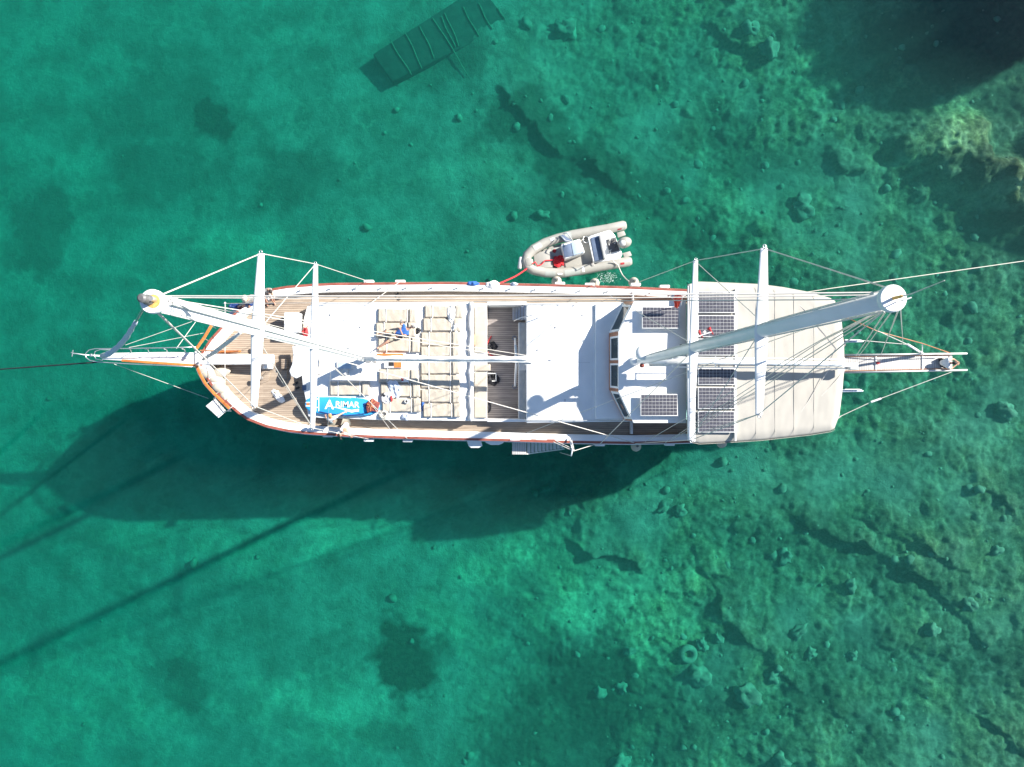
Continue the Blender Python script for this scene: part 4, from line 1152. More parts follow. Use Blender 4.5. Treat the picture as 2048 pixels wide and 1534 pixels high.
for (nm, x, y, w_, h_), lb in zip(mat_col, lab):
    c = P(x + w_ / 2, y + h_ / 2, ZF + .02)
    if not protos:
        e = empty('sun_mattress', c, lb, 'mattress', 'cream sun mattresses on the coachroof')
        W_, D_ = 77 / 40, 26 / 40
        def pad(x0, x1, z0, z1, sdd, nm_, wrk):
            b_ = MB(); nx_, ny_ = 30, 12
            for k in range(2):
                for i in range(nx_ + 1):
                    for j in range(ny_ + 1):
                        u, v = i / nx_, j / ny_
                        px_, py_ = lerp(x0, x1, u), lerp(-D_ / 2, D_ / 2, v)
                        ed = min(min(u, 1 - u) * (x1 - x0), min(v, 1 - v) * D_)
                        dome = min(1, ed / .06)
                        z_ = z1 - (1 - dome) ** 2 * (z1 - z0) * .5 + wrk * mnoise.noise(Vector((px_ * 9, py_ * 2.4, sdd))) * dome + wrk * .7 * mnoise.noise(Vector((px_ * 22, py_ * 6, sdd)))* dome
                        b_.v.append(c + Vector((px_, py_, z_ if k == 0 else z0)))
            n1_ = (nx_ + 1) * (ny_ + 1)
            for i in range(nx_):
                for j in range(ny_):
                    q_ = (i * (ny_ + 1) + j, (i + 1) * (ny_ + 1) + j, (i + 1) * (ny_ + 1) + j + 1, i * (ny_ + 1) + j + 1)
                    b_.f.append(q_); b_.f.append(tuple(a + n1_ for a in reversed(q_)))
            bd_ = [i * (ny_ + 1) for i in range(nx_ + 1)] + [nx_ * (ny_ + 1) + j for j in range(1, ny_ + 1)] + [i * (ny_ + 1) + ny_ for i in range(nx_ - 1, -1, -1)] + [j for j in range(ny_ - 1, 0, -1)]
            for k in range(len(bd_)):
                a_, b2_ = bd_[k], bd_[(k + 1) % len(bd_)]
                b_.f.append((a_, b2_, b2_ + n1_, a_ + n1_))
            b_.build(nm_, M['cush'], e, smooth=2)
        pad(-W_ / 2, W_ / 2, 0, .13, 1.3, 'mattress_pad', .02)
        pad(W_ / 2 - .36, W_ / 2 + .0, .135, .21, 5.1, 'head_cushion', .012)
        for xo in (-.55, .5):
            t_ = MB(); t_.box(c + Vector((xo, 0, .10)), (.03, D_ + .05, .1)); t_.build('strap', M['whitecloth'], e, bevel=.01)
        protos['m'] = e
    else:
        e = copy_tree(protos['m']); e.location = c; e['label'] = lb
    e.scale = (w_ / 77, h_ / 26.2, random.uniform(.9, 1.1)); e.rotation_euler.z = random.uniform(-.025, .025)

def cloth(name, px, z, r, m, label, cat, n=18, sq=(1, 1), seed=1, hgt=.12, group=None, rz=0):
    """crumpled piece of cloth lying on a surface"""
    c = P(*px, z); b_ = MB(); N1 = 14; N2 = 24
    b_.v.append(c + Vector((0, 0, hgt * .8)))
    for i in range(1, N1 + 1):
        for k in range(N2):
            an = 2 * math.pi * k / N2; rr_ = r * i / N1 * (1 + .35 * mnoise.noise(Vector((math.cos(an) * 1.5, math.sin(an) * 1.5, seed))))
            x_, y_ = rr_ * math.cos(an) * sq[0], rr_ * math.sin(an) * sq[1]
            x2_, y2_ = x_ * math.cos(rz) - y_ * math.sin(rz), x_ * math.sin(rz) + y_ * math.cos(rz)
            z_ = hgt * (.55 + .9 * mnoise.noise(Vector((x_ * 7, y_ * 7, seed * 2.1)))) * (1 - (i / N1) ** 3) + .012
            b_.v.append(c + Vector((x2_, y2_, max(.012, z_))))
    for k in range(N2): b_.f.append((0, 1 + k, 1 + (k + 1) % N2))
    for i in range(N1 - 1):
        for k in range(N2):
            k2 = (k + 1) % N2
            b_.f.append((1 + i * N2 + k, 1 + (i + 1) * N2 + k, 1 + (i + 1) * N2 + k2, 1 + i * N2 + k2))
    n0_ = len(b_.v)
    b_.v += [Vector((v.x, v.y, min(v.z - .008, z + .004))) for v in b_.v[1 + (N1 - 1) * N2:]]
    for k in range(N2):
        k2 = (k + 1) % N2
        b_.f.append((1 + (N1 - 1) * N2 + k, n0_ + k, n0_ + k2, 1 + (N1 - 1) * N2 + k2))
    b_.f.append(tuple(n0_ + k for k in range(N2 - 1, -1, -1)))
    return b_.build(name, m, smooth=True, label=label, cat=cat, group=group, at=c)
ZM = ZF + .16
cloth('shirt', (903, 627), ZM, .36, M['whitecloth'], 'crumpled white and grey shirt on the top mattress of the long row', 'shirt', sq=(.6, 1.2), seed=3)
cloth('cap', (912, 655), ZM, .24, M['whitecloth'], 'pale blue white sun hat on the second mattress of the long row', 'hat', seed=5, sq=(.9, 1), hgt=.16)
cloth('towel', (790, 777), ZM, .45, M['palecloth'], 'pale blue towel hanging over the half shaded mattress', 'towel', sq=(.7, 1), seed=8, rz=.5)
cloth('shirt', (776, 795), ZM, .34, M['whitecloth'], 'white shirt with a red edge thrown at the mattress corner', 'shirt', sq=(1.1, .75), seed=9, rz=.6)
cloth('red_scarf', (783, 797), ZM + .06, .12, M['red'], 'small red cloth on the white shirt', 'scarf', sq=(.6, 1.2), seed=10)
cloth('dark_pouch', (768, 790), ZM, .12, M['darkcloth'], 'small black pouch by the white shirt', 'pouch', seed=12)
cloth('towel', (812, 833), ZF + .02, .24, M['palecloth'], 'small blue and white towel at the roof edge below the mattresses', 'towel', seed=14, sq=(1, .8))
cloth('towel', (845, 810), ZF + .02, .16, M['bluecloth'], 'blue towel stuffed beside the lowest mattress of the long row', 'towel', seed=15, sq=(.6, 1.6))
cloth('red_clothes', (611, 664), ZF + .02, .22, M['red'], 'heap of red and grey clothes at the front of the coachroof by the mast', 'clothes', seed=17, sq=(.7, 1.2), hgt=.3)
cloth('straw_hat', (613, 651), ZF + .02, .17, M['straw'], 'beige hat beside the heap of red clothes', 'hat', seed=18, hgt=.2)
cloth('towel', (556, 792), zd(560), .4, M['whitecloth'], 'crumpled white and blue towel on the teak foredeck', 'towel', seed=20, sq=(.45, 1.2), rz=.75, hgt=.2)
cloth('orange_cloth', (551, 786), zd(560), .18, M['straw'], 'small tan cloth next to the towel on the foredeck', 'cloth', seed=21, hgt=.15)
cloth('towel', (945, 567), zr(945) + .03, .3, M['bluecloth'], 'blue folded towel drying on the upper rail', 'towel', seed=22, sq=(1.1, .35))
cloth('towel', (985, 569), zr(985) + .03, .34, M['whitecloth'], 'white towel drying on the upper rail left of the red rope', 'towel', seed=23, sq=(1.1, .5))
cloth('towel', (1028, 568), zr(1028) + .03, .18, M['palecloth'], 'small pale blue cloth on the upper rail right of the red rope', 'towel', seed=24, sq=(1, .5))
cloth('dark_bag', (984, 693), 1.6, .25, M['darkcloth'], 'black bag on the cockpit floor beside the bench above the boom', 'bag', seed=25, hgt=.3)
cloth('dark_clothes', (985, 757), 1.6, .36, M['darkcloth'], 'heap of black clothes in the cockpit by a white frame below the boom', 'clothes', seed=26, hgt=.35, sq=(.9, 1.2), rz=.7)
cloth('dark_strap', (978, 813), 1.6, .22, M['darkcloth'], 'thin black strap bundle on the lower cockpit floor', 'strap', seed=27, hgt=.1, sq=(.5, 1.3))
e = MB(); c = P(985, 755, 2.1)
e.tube([P(976, 747, 1.9), P(992, 747, 1.9), P(992, 762, 1.9), P(984, 762, 1.9)], .03, 6)
e.build('chair_frame', M['white'], label='white folding frame standing in the heap of black clothes', cat='folding frame', at=c)
# coils of rope
def coil(px, z, r, m, label, n=4, tr=.02):
    c = P(*px, z); b_ = MB(); pts = []
    for k in range(n * 18):
        an = 2 * math.pi * k / 18
        rr_ = r * (1 - .5 * k / (n * 18)) * (1 + .08 * math.sin(k * .7))
        pts.append(c + Vector((rr_ * math.cos(an), rr_ * math.sin(an), .03 + .03 * (k // 18) + .02 * math.sin(k))))
    b_.tube(pts, tr, 6)
    return b_.build('rope_coil', m, smooth=True, label=label, cat='rope', group='rope coils', at=c)
coil((768, 829), ZF, .26, M['rope'], 'pale rope coil lying right of the blue paddle board', 5, .035)
coil((1273, 594), 1.95, .3, M['rope'], 'rope coil on the side deck beside the wheelhouse window', 4, .035)
coil((835, 662), ZF, .14, M['black'], 'small black rubber ring between the two mattress columns', 3, .035)
coil((813, 803), ZM, .12, M['lgrey'], 'small grey ring dish on the lowest left mattress', 3, .02)
b_ = MB()
for j in range(5):
    b_.tube([P(637 + j * 1.6 + 2.5 * math.sin(k * .35), 716 + k * 2.2, ZF + .06) for k in range(16)], .02, 6)
b_.build('hanging_ropes', M['rope'], label='bundle of pale ropes lying on the roof right of the fore mast spreader', cat='ropes', at=P(640, 735, ZF))
# magazine and small things
b_ = MB().rect(803, 755, 817, 764, ZM, ZM + .02); b_.build('magazine', M['whitecloth'], label='white magazine with red cover print on the mattress below the boom', cat='magazine', at=P(810, 760, ZM))
b_ = MB().rect(803, 755, 807, 762, ZM + .021, ZM + .025); b_.build('booklet', M['red'], label='tiny red booklet on the white magazine', cat='booklet', at=P(805, 758, ZM))
b_ = MB().rect(604, 770, 612, 781, zd(608) + .68, zd(608) + .72 + .05); b_.build('phone_case', M['seatblue'], label='dark blue square case at the front edge of the coachroof', cat='case', at=P(608, 775, ZF), bevel=.01)
for (a_, b2, c_, d_, lb) in [((588, 769), (596, 764), 0, 0, 'upper black flip flop on the teak foredeck'), ((591, 778), (599, 774), 0, 0, 'lower black flip flop on the teak foredeck'),
                           ((792, 592), (797, 586), 0, 0, 'black sandal on the upper side deck nearer the rail'), ((796, 597), (801, 598), 0, 0, 'black sandal on the upper side deck nearer the cabin')]:
    q = zd(a_[0]) + .03
    b_ = MB().bar(P(*a_, q + .02), P(*b2, q + .02), .11, .03); b_.build('flip_flop', M['black'], bevel=.012, label=lb, cat='flip flop', group='sandals left on deck', at=P(*a_, q))
# boat pole in the cockpit
e = empty('boat_pole', P(1030, 725, 2.0), 'white pole with round ends lying along the cockpit counter', 'pole')
MB().tube([P(1030, 676, 2.0), P(1031, 700, 2.0), P(1033, 728, 2.0), P(1031, 750, 2.0), P(1030, 773, 2.0)], [.05, .06, .075, .06, .05], 10).build('pole_tube', M['white'], e, smooth=True)
for y in (676, 773):
    c = P(1029, y, 2.0); MB().tube([c + Vector((.1 * math.cos(k * .524), .1 * math.sin(k * .524), 0)) for k in range(12)], .022, 6, True).build('pole_ring', M['seatblue'], e, smooth=True)
MB().tube([P(1031, 690, 2.08), P(1033, 712, 2.09)], .06, 8).build('blue_strap', M['paleblue'], e)
for k, (pts, lb) in enumerate([([(974, 690), (978, 680), (983, 672)], 'short red strip on the cockpit floor above the boom'), ([(976, 704), (982, 711), (992, 714)], 'short red strip by the boom in the cockpit')]):
    MB().tube([P(a_, b_, 1.65) for a_, b_ in pts], .035, 6).build('red_strip', M['red'], label=lb, cat='strap', at=P(*pts[0], 2.0))
MB().box(P(950, 680, 2.77), (.12, .55, .06)).build('cushion_clip', M['skin'], bevel=.02, label='small pink towel strip on the bench cushion above the boom', cat='towel', at=P(950, 680, 2.44))
# paddle board
pb = empty('paddle_board', P(680, 812, ZF + .1), 'bright blue inflatable paddle board with white lettering on the lower side of the roof', 'paddle board')
out_ = [(609, 808), (612, 799), (622, 795), (640, 793.5), (670, 793), (700, 794.5), (725, 797), (745, 803), (757, 810), (760, 818), (752, 826), (735, 831), (700, 833), (665, 831), (635, 827), (618, 822), (610, 815)]
MB().pp(out_, ZF + .06, ZF + .22).build('board_body', M['blue'], pb, bevel=.06, seg=3)
MB().pp([(620, 799), (633, 797), (633, 823), (620, 820)], ZF + .2, ZF + .226).build('tail_pad', M['paleblue'], pb)
e = MB()
for (x0, y0, x1, y1) in [(611, 804, 621, 806), (630, 797, 637, 799), (630, 814, 637, 816), (636.5, 793.5, 638, 824), (611, 811, 621, 813)]:
    e.rect(x0, y0, x1, y1, ZF + .2, ZF + .24)
e.build('white_handles', M['whitecloth'], pb, bevel=.01)
MB().rect(613, 806.5, 619, 810.5, ZF + .2, ZF + .232).build('orange_pad', M['orange'], pb)
e = MB(); e.tube([P(640, 793.5, ZF + .2), P(670, 793.2, ZF + .2), P(702, 795.5, ZF + .2)], .03, 6); e.build('white_edge', M['whitecloth'], pb)
e = MB(); e.tube([P(638, 823, ZF + .24), P(660, 828, ZF + .24), P(690, 831, ZF + .24), P(720, 829, ZF + .24), P(742, 824, ZF + .24)], .025, 6); e.build('seam_line', M['dblue'], pb)
e = MB(); e.tube([P(730, 806, ZF + .25), P(732, 815, ZF + .25), P(738, 826, ZF + .25)], .05, 6); e.build('strap', M['dblue'], pb)
def textmesh(s_, size, p, ang, m, name, parent, off=0.0, ext=.003, shear=0):
    cu = bpy.data.curves.new(name, 'FONT'); cu.body = s_; cu.size = size; cu.offset = off; cu.extrude = ext; cu.shear = shear
    cu.resolution_u = 4
    ob = bpy.data.objects.new(name + '_curve', cu); COL.objects.link(ob)
    dg = bpy.context.evaluated_depsgraph_get(); me_ = bpy.data.meshes.new_from_object(ob.evaluated_get(dg))
    bpy.data.objects.remove(ob, do_unlink=True)
    me_.name = name; me_.materials.clear(); me_.materials.append(m)
    o = bpy.data.objects.new(name, me_); COL.objects.link(o)
    pl_ = Vector(p)
    if parent:
        pl_ = pl_ - parent.location; o.parent = parent
    o.location = pl_; o.rotation_euler.z = ang
    return o
M['print'] = mat('white_print', (.85, .85, .85), .5, .02)
textmesh('A', .62, P(650, 817.5, ZF + .226), -.03, M['print'], 'big_letter', pb, .012)
textmesh('RIMAR', .40, P(670.5, 813.6, ZF + .226), -.03, M['print'], 'lettering', pb, .007)
e = MB()
for d_ in (0, 3.0):
    ps = [(664, 813.5 + d_ * .25, .2), (676, 815 + d_ * .3, .6), (690, 818.0 + d_ * .6, 1.3), (703, 821 + d_ * .9, 1.5), (718, 818.8 + d_, 1.3)]
    up_ = [P(x, y - h_ * .8, ZF + .2275) for x, y, h_ in ps]; dn_ = [P(x, y + h_ * .8, ZF + .2275) for x, y, h_ in ps]
    n_ = len(ps)
    e.add(up_ + dn_ + [p + Vector((0, 0, .006)) for p in up_ + dn_], [(i, i + 1, n_ + i + 1, n_ + i) for i in range(n_ - 1)] + [(2 * n_ + i, 3 * n_ + i, 3 * n_ + i + 1, 2 * n_ + i + 1) for i in range(n_ - 1)])
e.build('wave_print', M['print'], pb)
# rust brown bag on the board
bg_ = empty('beach_bag', P(745, 814, ZF + .22), 'rust brown bag with a black patch lying on the end of the blue board', 'bag')
MB().pp([(733, 806), (744, 796), (752, 802), (759, 806), (757, 815), (755, 825), (745, 822), (734, 826), (732, 816)], ZF + .2, ZF + .36).build('bag_body', M['brownbag'], bg_, bevel=.04, seg=3)
MB().pp([(748, 815), (753, 813), (755, 819), (750, 821)], ZF + .35, ZF + .39).build('black_patch', M['black'], bg_, bevel=.01)
for (a_, b_) in [((734, 808), (750, 817)), ((744, 798), (740, 822)), ((752, 803), (736, 815))]:
    MB().tube([P(*a_, ZF + .37), P(*b_, ZF + .37)], .03, 6).build('bag_strap', M['wood'], bg_)
# fenders
def fender(px, z, r, ax, label, parent=None, L=1.5):
    c = P(*px, z); e = empty('fender', c, label, 'fender', 'white fenders')
    MB().lathe(c, [(0.02, -r * L * 1.15), (r * .35, -r * L * 1.1), (r * .8, -r * L * .7), (r, -r * L * .15), (r * .97, r * L * .35), (r * .7, r * L * .8), (r * .25, r * L), (r * .2, r * L * 1.15)], 18, ax)  .build('fender_body', M['cush'], e, smooth=True)
    a_ = Vector(ax).normalized()
    MB().lathe(c + a_ * (r * L * 1.1), [(r * .24, 0), (r * .2, .08)], 10, ax).build('fender_eye', M['dgrey'], e, smooth=2)
zf = zd(430)
for px, z, r, ax, lb in [((409, 742), 3.3, .27, (-.8, .5, .3), 'fender nearest the stem in the pile at the bow'), ((419, 749), 3.25, .27, (-.9, .1, .3), 'second fender from the stem with a grey end'),
                     ((442, 745), 3.1, .27, (-.9, -.35, .2), 'fender lying furthest inboard in the bow pile'), ((432, 760), 3.2, .25, (-1, .3, .2), 'middle fender of the bow pile resting on the rail'),
                     ((441, 777), 3.2, .28, (-1, .5, .3), 'large fender tied inside the orange pulpit rail'), ((452, 792), 3.1, .27, (-.8, .8, .2), 'last fender of the bow pile next to the white panel')]:
    fender(px, z, r, ax, lb)
for px, z, lb in [((1113, 563), 1.2, 'small round fender on the hull below the dinghy bow'), ((1189, 567), 1.1, 'round fender half hidden at the upper rail above the davit'), ((1267, 565), 1.4, 'large fender where the dinghy stern line is tied'),
                 ((1272, 893), 1.2, 'round fender hanging on the lower hull side with a dark centre'), ((1443, 886), .9, 'fender showing below the awning edge on the lower side')]:
    fender(px, z, .26, (0, .12, 1), lb, L=1.3)
# white seat boards hung on the lower side
for px, lb in [([(933, 880), (962, 880), (965, 892), (957, 896), (942, 896), (937, 892)], 'left white board hanging outside the lower rail'), ([(968, 880), (1008, 880), (1007, 886), (998, 890), (982, 890), (972, 886)], 'right white board hanging outside the lower rail')]:
    MB().pp(px, 1.9, 1.98).build('side_board', M['white'], bevel=.03, label=lb, cat='board', at=P(*px[0], 1.9))
e = empty('swim_ladder', P(430, 815, 2.8), 'pale blue white folded panel on brackets outside the bow rail', 'panel')
MB().pp([(430, 797), (452, 822), (437, 836), (411, 812)], 3.2, 3.26).build('panel', M['whitecloth'], e, bevel=.02)
MB().pp([(430, 797), (452, 822), (448, 825), (427, 800)], 3.27, 3.31).build('panel_edge', M['grating'], e)
for (a_, b_) in [((427, 797), (440, 790)), ((450, 824), (460, 818)), ((450, 822), (462, 822))]:
    MB().tube([P(*a_, 3.2), P(*b_, 3.3)], .025, 6).build('bracket', M['steel'], e)
# flag at the wheelhouse corner
fl = empty('flag', P(1352, 600, 5.6), 'red flag on a staff at the corner of the wheelhouse and awning', 'flag')
fb2 = MB(); fnx = 12
for (rw, (x0, y0, x1, y1, zz_)) in enumerate([(1352, 586, 1366, 592, 6.2), (1346, 596, 1362, 599, 5.9), (1349, 606, 1360, 608, 5.6), (1349, 616, 1358, 615, 5.3)]):
    for k in range(fnx + 1):
        u = k / fnx
        q = P(lerp(x0, x1, u), lerp(y0, y1, u) + 1.2 * math.sin(u * 9 + rw), zz_ + .06 * math.sin(u * 14))
        fb2.v.append(q)
for r_ in range(3):
    for k in range(fnx):
        fb2.f.append((r_ * (fnx + 1) + k, r_ * (fnx + 1) + k + 1, (r_ + 1) * (fnx + 1) + k + 1, (r_ + 1) * (fnx + 1) + k))
n0 = len(fb2.v); fb2.v += [p - Vector((0, 0, .012)) for p in fb2.v]; fb2.f += [tuple(i + n0 for i in reversed(f)) for f in fb2.f]
fb2.build('flag_cloth', mat('red_flag', (.75, .09, .05), .8, .25, 6), fl, smooth=True)
MB().tube([P(1361, 618, 4.4), P(1366, 585, 6.4)], .018, 6).build('flag_staff', M['white'], fl)
MB().pp([(1340, 593), (1350, 586), (1348, 600)], 4.5, 4.56).build('staff_bracket', M['lgrey'], fl)
# dinghy lines, mooring lines
def rope(name, pts, r, m, label, sag=0, cat='rope'):
    w_ = [P(*q) for q in pts]; out = []
    for k in range(len(w_) - 1):
        for j in range(8):
            u = j / 8; q = w_[k].lerp(w_[k + 1], u); q.z -= sag * 4 * u * (1 - u); out.append(q)
    out.append(w_[-1])
    return MB().tube(out, r, 6).build(name, m, smooth=True, label=label, cat=cat, at=w_[0])
rope('mooring_line', [(1560, 592, 2.9), (1660, 577, 2.8), (2250, 493, 1.5)], .022, M['rope'], 'pale mooring line running from the stern to beyond the right edge', .1)
rope('anchor_chain', [(200, 724, 3.4), (-60, 743, .3), (-500, 790, -4.6)], .035, M['black'], 'dark anchor chain running from the bowsprit to beyond the left edge', 0, 'chain')
rope('dinghy_bow_line', [(1066, 526, .75), (1050, 540, .7), (1030, 553, 1.2), (998, 567, 2.5)], .04, M['redrope'], 'red rope tying the dinghy bow to the yacht rail', .05)
rope('dinghy_stern_line', [(1225, 521, .8), (1236, 530, .7), (1245, 550, .8), (1258, 563, 1.6)], .03, M['rope'], 'pale rope tying the dinghy stern to the yacht fender', .05)
# splash from the outlet
sp = MB()
for k in range(170):
    x = random.gauss(1214, 9); y = random.uniform(546, 566) - abs(random.gauss(0, 2))
    c = P(x + (566 - y) * random.uniform(-.3, .4), y, random.uniform(.02, .25)); r_ = random.uniform(.008, .02)
    sp.ell(c, (r_, r_, r_), 6, 4)
sp.build('water_splash', M['print'], kind='stuff', label='white spray of water from an outlet beside the upper hull', cat='splash')

# ================================================================== dinghy
ZD = .38
dg_ = empty('dinghy', P(1150, 500, 0), 'grey rigid inflatable dinghy with console and outboard tied beside the yacht', 'dinghy')
cl = [(1247, 451), (1215, 458), (1180, 464), (1145, 470), (1116, 477), (1090, 486), (1068, 498), (1055, 510), (1051, 522), (1055, 533), (1067, 540), (1090, 545), (1124, 546), (1165, 540), (1200, 533), (1230, 528), (1257, 523)]
n_ = len(cl)
w_ = [P(a_, b_, ZD + (.12 if 5 < i < 11 else .0)) for i, (a_, b_) in enumerate(cl)]
w_ = [P(1252, 450, ZD)] + w_ + [P(1263, 522, ZD)]
MB().tube(w_, [.18] + [.26] * n_ + [.18], 16).build('air_tube', M['rib'], dg_, smooth=True)
def tpatch(i, f0, f1, m, nm, an0=-.6, an1=.6, rr_=.266):
    a_ = w_[i + 1].lerp(w_[i + 2], f0); b_ = w_[i + 1].lerp(w_[i + 2], f1); d_ = (b_ - a_).normalized(); s_ = d_.cross(Vector((0, 0, 1))).normalized()
    mb2 = MB(); k_ = 7
    for p in (a_, b_):
        for q in range(k_):
            an = lerp(an0, an1, q / (k_ - 1)); mb2.v.append(p + s_ * math.sin(an) * rr_ + Vector((0, 0, math.cos(an) * rr_)))
    for q in range(k_ - 1): mb2.f.append((q, q + 1, k_ + q + 1, k_ + q))
    n1_ = len(mb2.v); mb2.v += [v - Vector((0, 0, .02)) for v in mb2.v]; mb2.f += [tuple(j + n1_ for j in reversed(f)) for f in mb2.f]
    mb2.build(nm, m, dg_, smooth=True)
tpatch(5, .35, 1.05, M['ribgrey'], 'tube_patch'); tpatch(3, .1, .55, M['ribgrey'], 'tube_patch')
tpatch(11, .0, .6, M['ribgrey'], 'tube_patch', -.1, 1.1); tpatch(12, .1, .85, M['ribgrey'], 'tube_patch', -.3, 1.0)
tpatch(12, 1.02, 1.06, M['print'], 'tube_stripe'); tpatch(12, .96, .99, M['print'], 'tube_stripe')
tpatch(14, 1.3, 1.55, M['red'], 'tube_badge', .1, .5); tpatch(0, .2, .45, M['red'], 'tube_badge', -.9, -.6)
tpatch(4, .3, .6, M['print'], 'tube_handle', -.2, .3, .275); tpatch(11, .72, 1.0, M['print'], 'tube_handle', .2, .5, .275)
MB().lathe(P(1041, 526, .5), [(.06, -.33), (.12, -.28), (.13, 0), (.12, .28), (.06, .33)], 12, (.15, 1, 0)).build('bow_fender', M['lgrey'], dg_, smooth=True)
MB().pp([(1050, 518), (1058, 515), (1066, 518), (1067, 528), (1060, 533), (1052, 530)], .5, .78).build('bow_block', M['rib'], dg_, bevel=.05)
fl_ = [(1068, 508), (1100, 493), (1150, 480), (1222, 463), (1245, 520), (1180, 531), (1125, 537), (1075, 534)]
MB().pp(fl_, .1, .3).build('floor', M['rib'], dg_, bevel=.02)
hl = MB(); lo_ = [(p.x, p.y) for p in [P(a_, b_, 0) for a_, b_ in fl_]]
hl.prism([P(a_, b_, .1) for a_, b_ in fl_], -.25, .1); hl.build('hull', M['lgrey'], dg_, bevel=.05)
MB().pp([(1067, 511), (1080, 504), (1101, 497), (1104, 515), (1106, 535), (1085, 536), (1070, 531)], .3, .52).build('bow_locker', M['rib'], dg_, bevel=.03)
MB().pp([(1101, 498), (1124, 491), (1127, 514), (1107, 535), (1104, 518)], .3, .36).build('locker_well', M['ribgrey'], dg_, bevel=.01)
MB().pp([(1122, 489), (1160, 477), (1170, 505), (1130, 518)], .3, 1.0).build('console', M['white'], dg_, bevel=.05)
MB().pp([(1126, 491), (1142, 486), (1147, 511), (1129, 515)], 1.0, 1.05).build('windscreen', M['seatblue'], dg_, bevel=.02)
MB().pp([(1142, 485), (1160, 479), (1167, 504), (1147, 511)], 1.0, 1.08).build('dash_cushion', M['paleblue'], dg_, bevel=.03)
ws = MB(); ws.tube([P(1121, 471, .9), P(1131, 481, 1.3), P(1146, 483, 1.4), P(1135, 466, 1.0), P(1126, 467, .9)], .03, 6); ws.build('console_rail', M['white'], dg_, smooth=True)
MB().pp([(1119, 471), (1126, 469), (1146, 482), (1131, 484)], .6, .72).build('folded_screen', M['seatblue'], dg_, bevel=.01)
c = P(1172, 479, 1.05)
MB().tube([c + Vector((.17 * math.cos(k * .524), .17 * math.sin(k * .524), .04 * math.cos(k))) for k in range(12)], .02, 6, True).build('steering_wheel', M['steel'], dg_, smooth=True)
MB().pp([(1178, 472), (1220, 459), (1230, 470), (1245, 508), (1240, 518), (1187, 526)], .3, .62).build('aft_module', M['white'], dg_, bevel=.05)
MB().pp([(1181, 476), (1199, 470), (1208, 518), (1189, 523)], .63, .76).build('bench_cushion', M['seatblue'], dg_, bevel=.04)
MB().pp([(1198, 470), (1204, 469), (1212, 517), (1208, 518)], .63, .95).build('bench_backrest', M['grey'], dg_, bevel=.03)
rb_ = MB(); rb_.tube([P(1176, 474, .7), P(1177, 476, 1.3), P(1187, 522, 1.3), P(1186, 524, .7)], .03, 8); rb_.build('grab_rail', M['white'], dg_, smooth=True)
MB().pp([(1213, 479), (1231, 474), (1239, 501), (1219, 506)], .62, .66).build('engine_well', M['dgrey'], dg_)
for k in range(9):
    a_ = (random.uniform(1216, 1234), random.uniform(478, 503)); b2 = (a_[0] + random.uniform(-8, 8), a_[1] + random.uniform(-8, 8))
    MB().tube([P(*a_, .7), P((a_[0] + b2[0]) / 2, (a_[1] + b2[1]) / 2 + 2, .78), P(*b2, .7)], .018, 6).build('hose', M['black'] if k % 2 else M['lgrey'], dg_)
for (x0, y0) in ((1234, 461), (1246, 502)):
    MB().pp([(x0, y0 + 4), (x0 + 14, y0), (x0 + 18, y0 + 9), (x0 + 3, y0 + 14)], .25, .42).build('swim_step', M['rib'], dg_, bevel=.02)
e = MB(); R_ = Matrix.Rotation(.25, 3, 'Z')
e.ell(P(1249, 485, .95), (.38, .29, .3), 20, 12, R_); e.build('outboard_motor', M['rib'], dg_, smooth=True)
e = MB(); e.ell(P(1246, 486, 1.13), (.2, .17, .14), 16, 10, R_); e.build('motor_cowl', M['lgrey'], dg_, smooth=True)
e = MB(); q = P(1250, 485, .8); e.tube([q, (q.x + .1, q.y, -.5)], .08, 8); e.build('motor_leg', M['lgrey'], dg_)
rc = empty('red_rope_pile', P(1117, 523, .38), 'tangled heap of red rope on the dinghy floor', 'rope')
e = MB(); pts = []; c = P(1117, 523, .45)
for k in range(420):
    pts.append(c + Vector((.24 * math.sin(k * .83 + .2) * math.cos(k * .071) + .06 * math.sin(k * .31), .28 * math.cos(k * .67) * math.cos(k * .041 + 1) + .05 * math.sin(k * .5), .08 + .07 * math.sin(k * .37) + .04 * math.sin(k * 1.9))))
e.tube(pts, .022, 5); e.build('rope_tangle', M['redrope'], rc, smooth=True)
rope('red_rope_end', [(1110, 520, .55), (1090, 521, .6), (1083, 529, .6), (1075, 532, .65), (1070, 524, .75), (1064, 528, .78)], .028, M['redrope'], 'red rope running from the heap to the dinghy bow', -.02)
cloth('cloth', (1185, 530), .6, .12, M['greycloth'], 'small grey cloth on the dinghy tube', 'cloth', seed=40, hgt=.08)
cloth('red_cloth', (1109, 502), .37, .1, M['red'], 'small red bundle in the dinghy bow well', 'bundle', seed=41, hgt=.1)

# ================================================================== people
def skinmesh(joints, edges, root=0, sub=2):
    """joints: list of (Vector, radius)"""
    me_ = bpy.data.meshes.new('tmp'); me_.from_pydata([tuple(j[0]) for j in joints], edges, [])
    ob = bpy.data.objects.new('tmp', me_); COL.objects.link(ob)
    md = ob.modifiers.new('s', 'SKIN'); md.use_smooth_shade = True
    for i, (v, r) in enumerate(joints):
        s_ = me_.skin_vertices[0].data[i]
        s_.radius = (r, r) if not isinstance(r, tuple) else r
        s_.use_root = (i == root)
    sd_ = ob.modifiers.new('u', 'SUBSURF'); sd_.levels = sub; sd_.render_levels = sub
    dg = bpy.context.evaluated_depsgraph_get()
    res = bpy.data.meshes.new_from_object(ob.evaluated_get(dg))
    bpy.data.objects.remove(ob, do_unlink=True)
    return res
def addmesh(me_, name, m, parent, off):
    me_.name = name
    me_.transform(Matrix.Translation(-off))
    me_.materials.clear(); me_.materials.append(m)
    for p in me_.polygons: p.use_smooth = True
    o = bpy.data.objects.new(name, me_); COL.objects.link(o); o.parent = parent
    return o
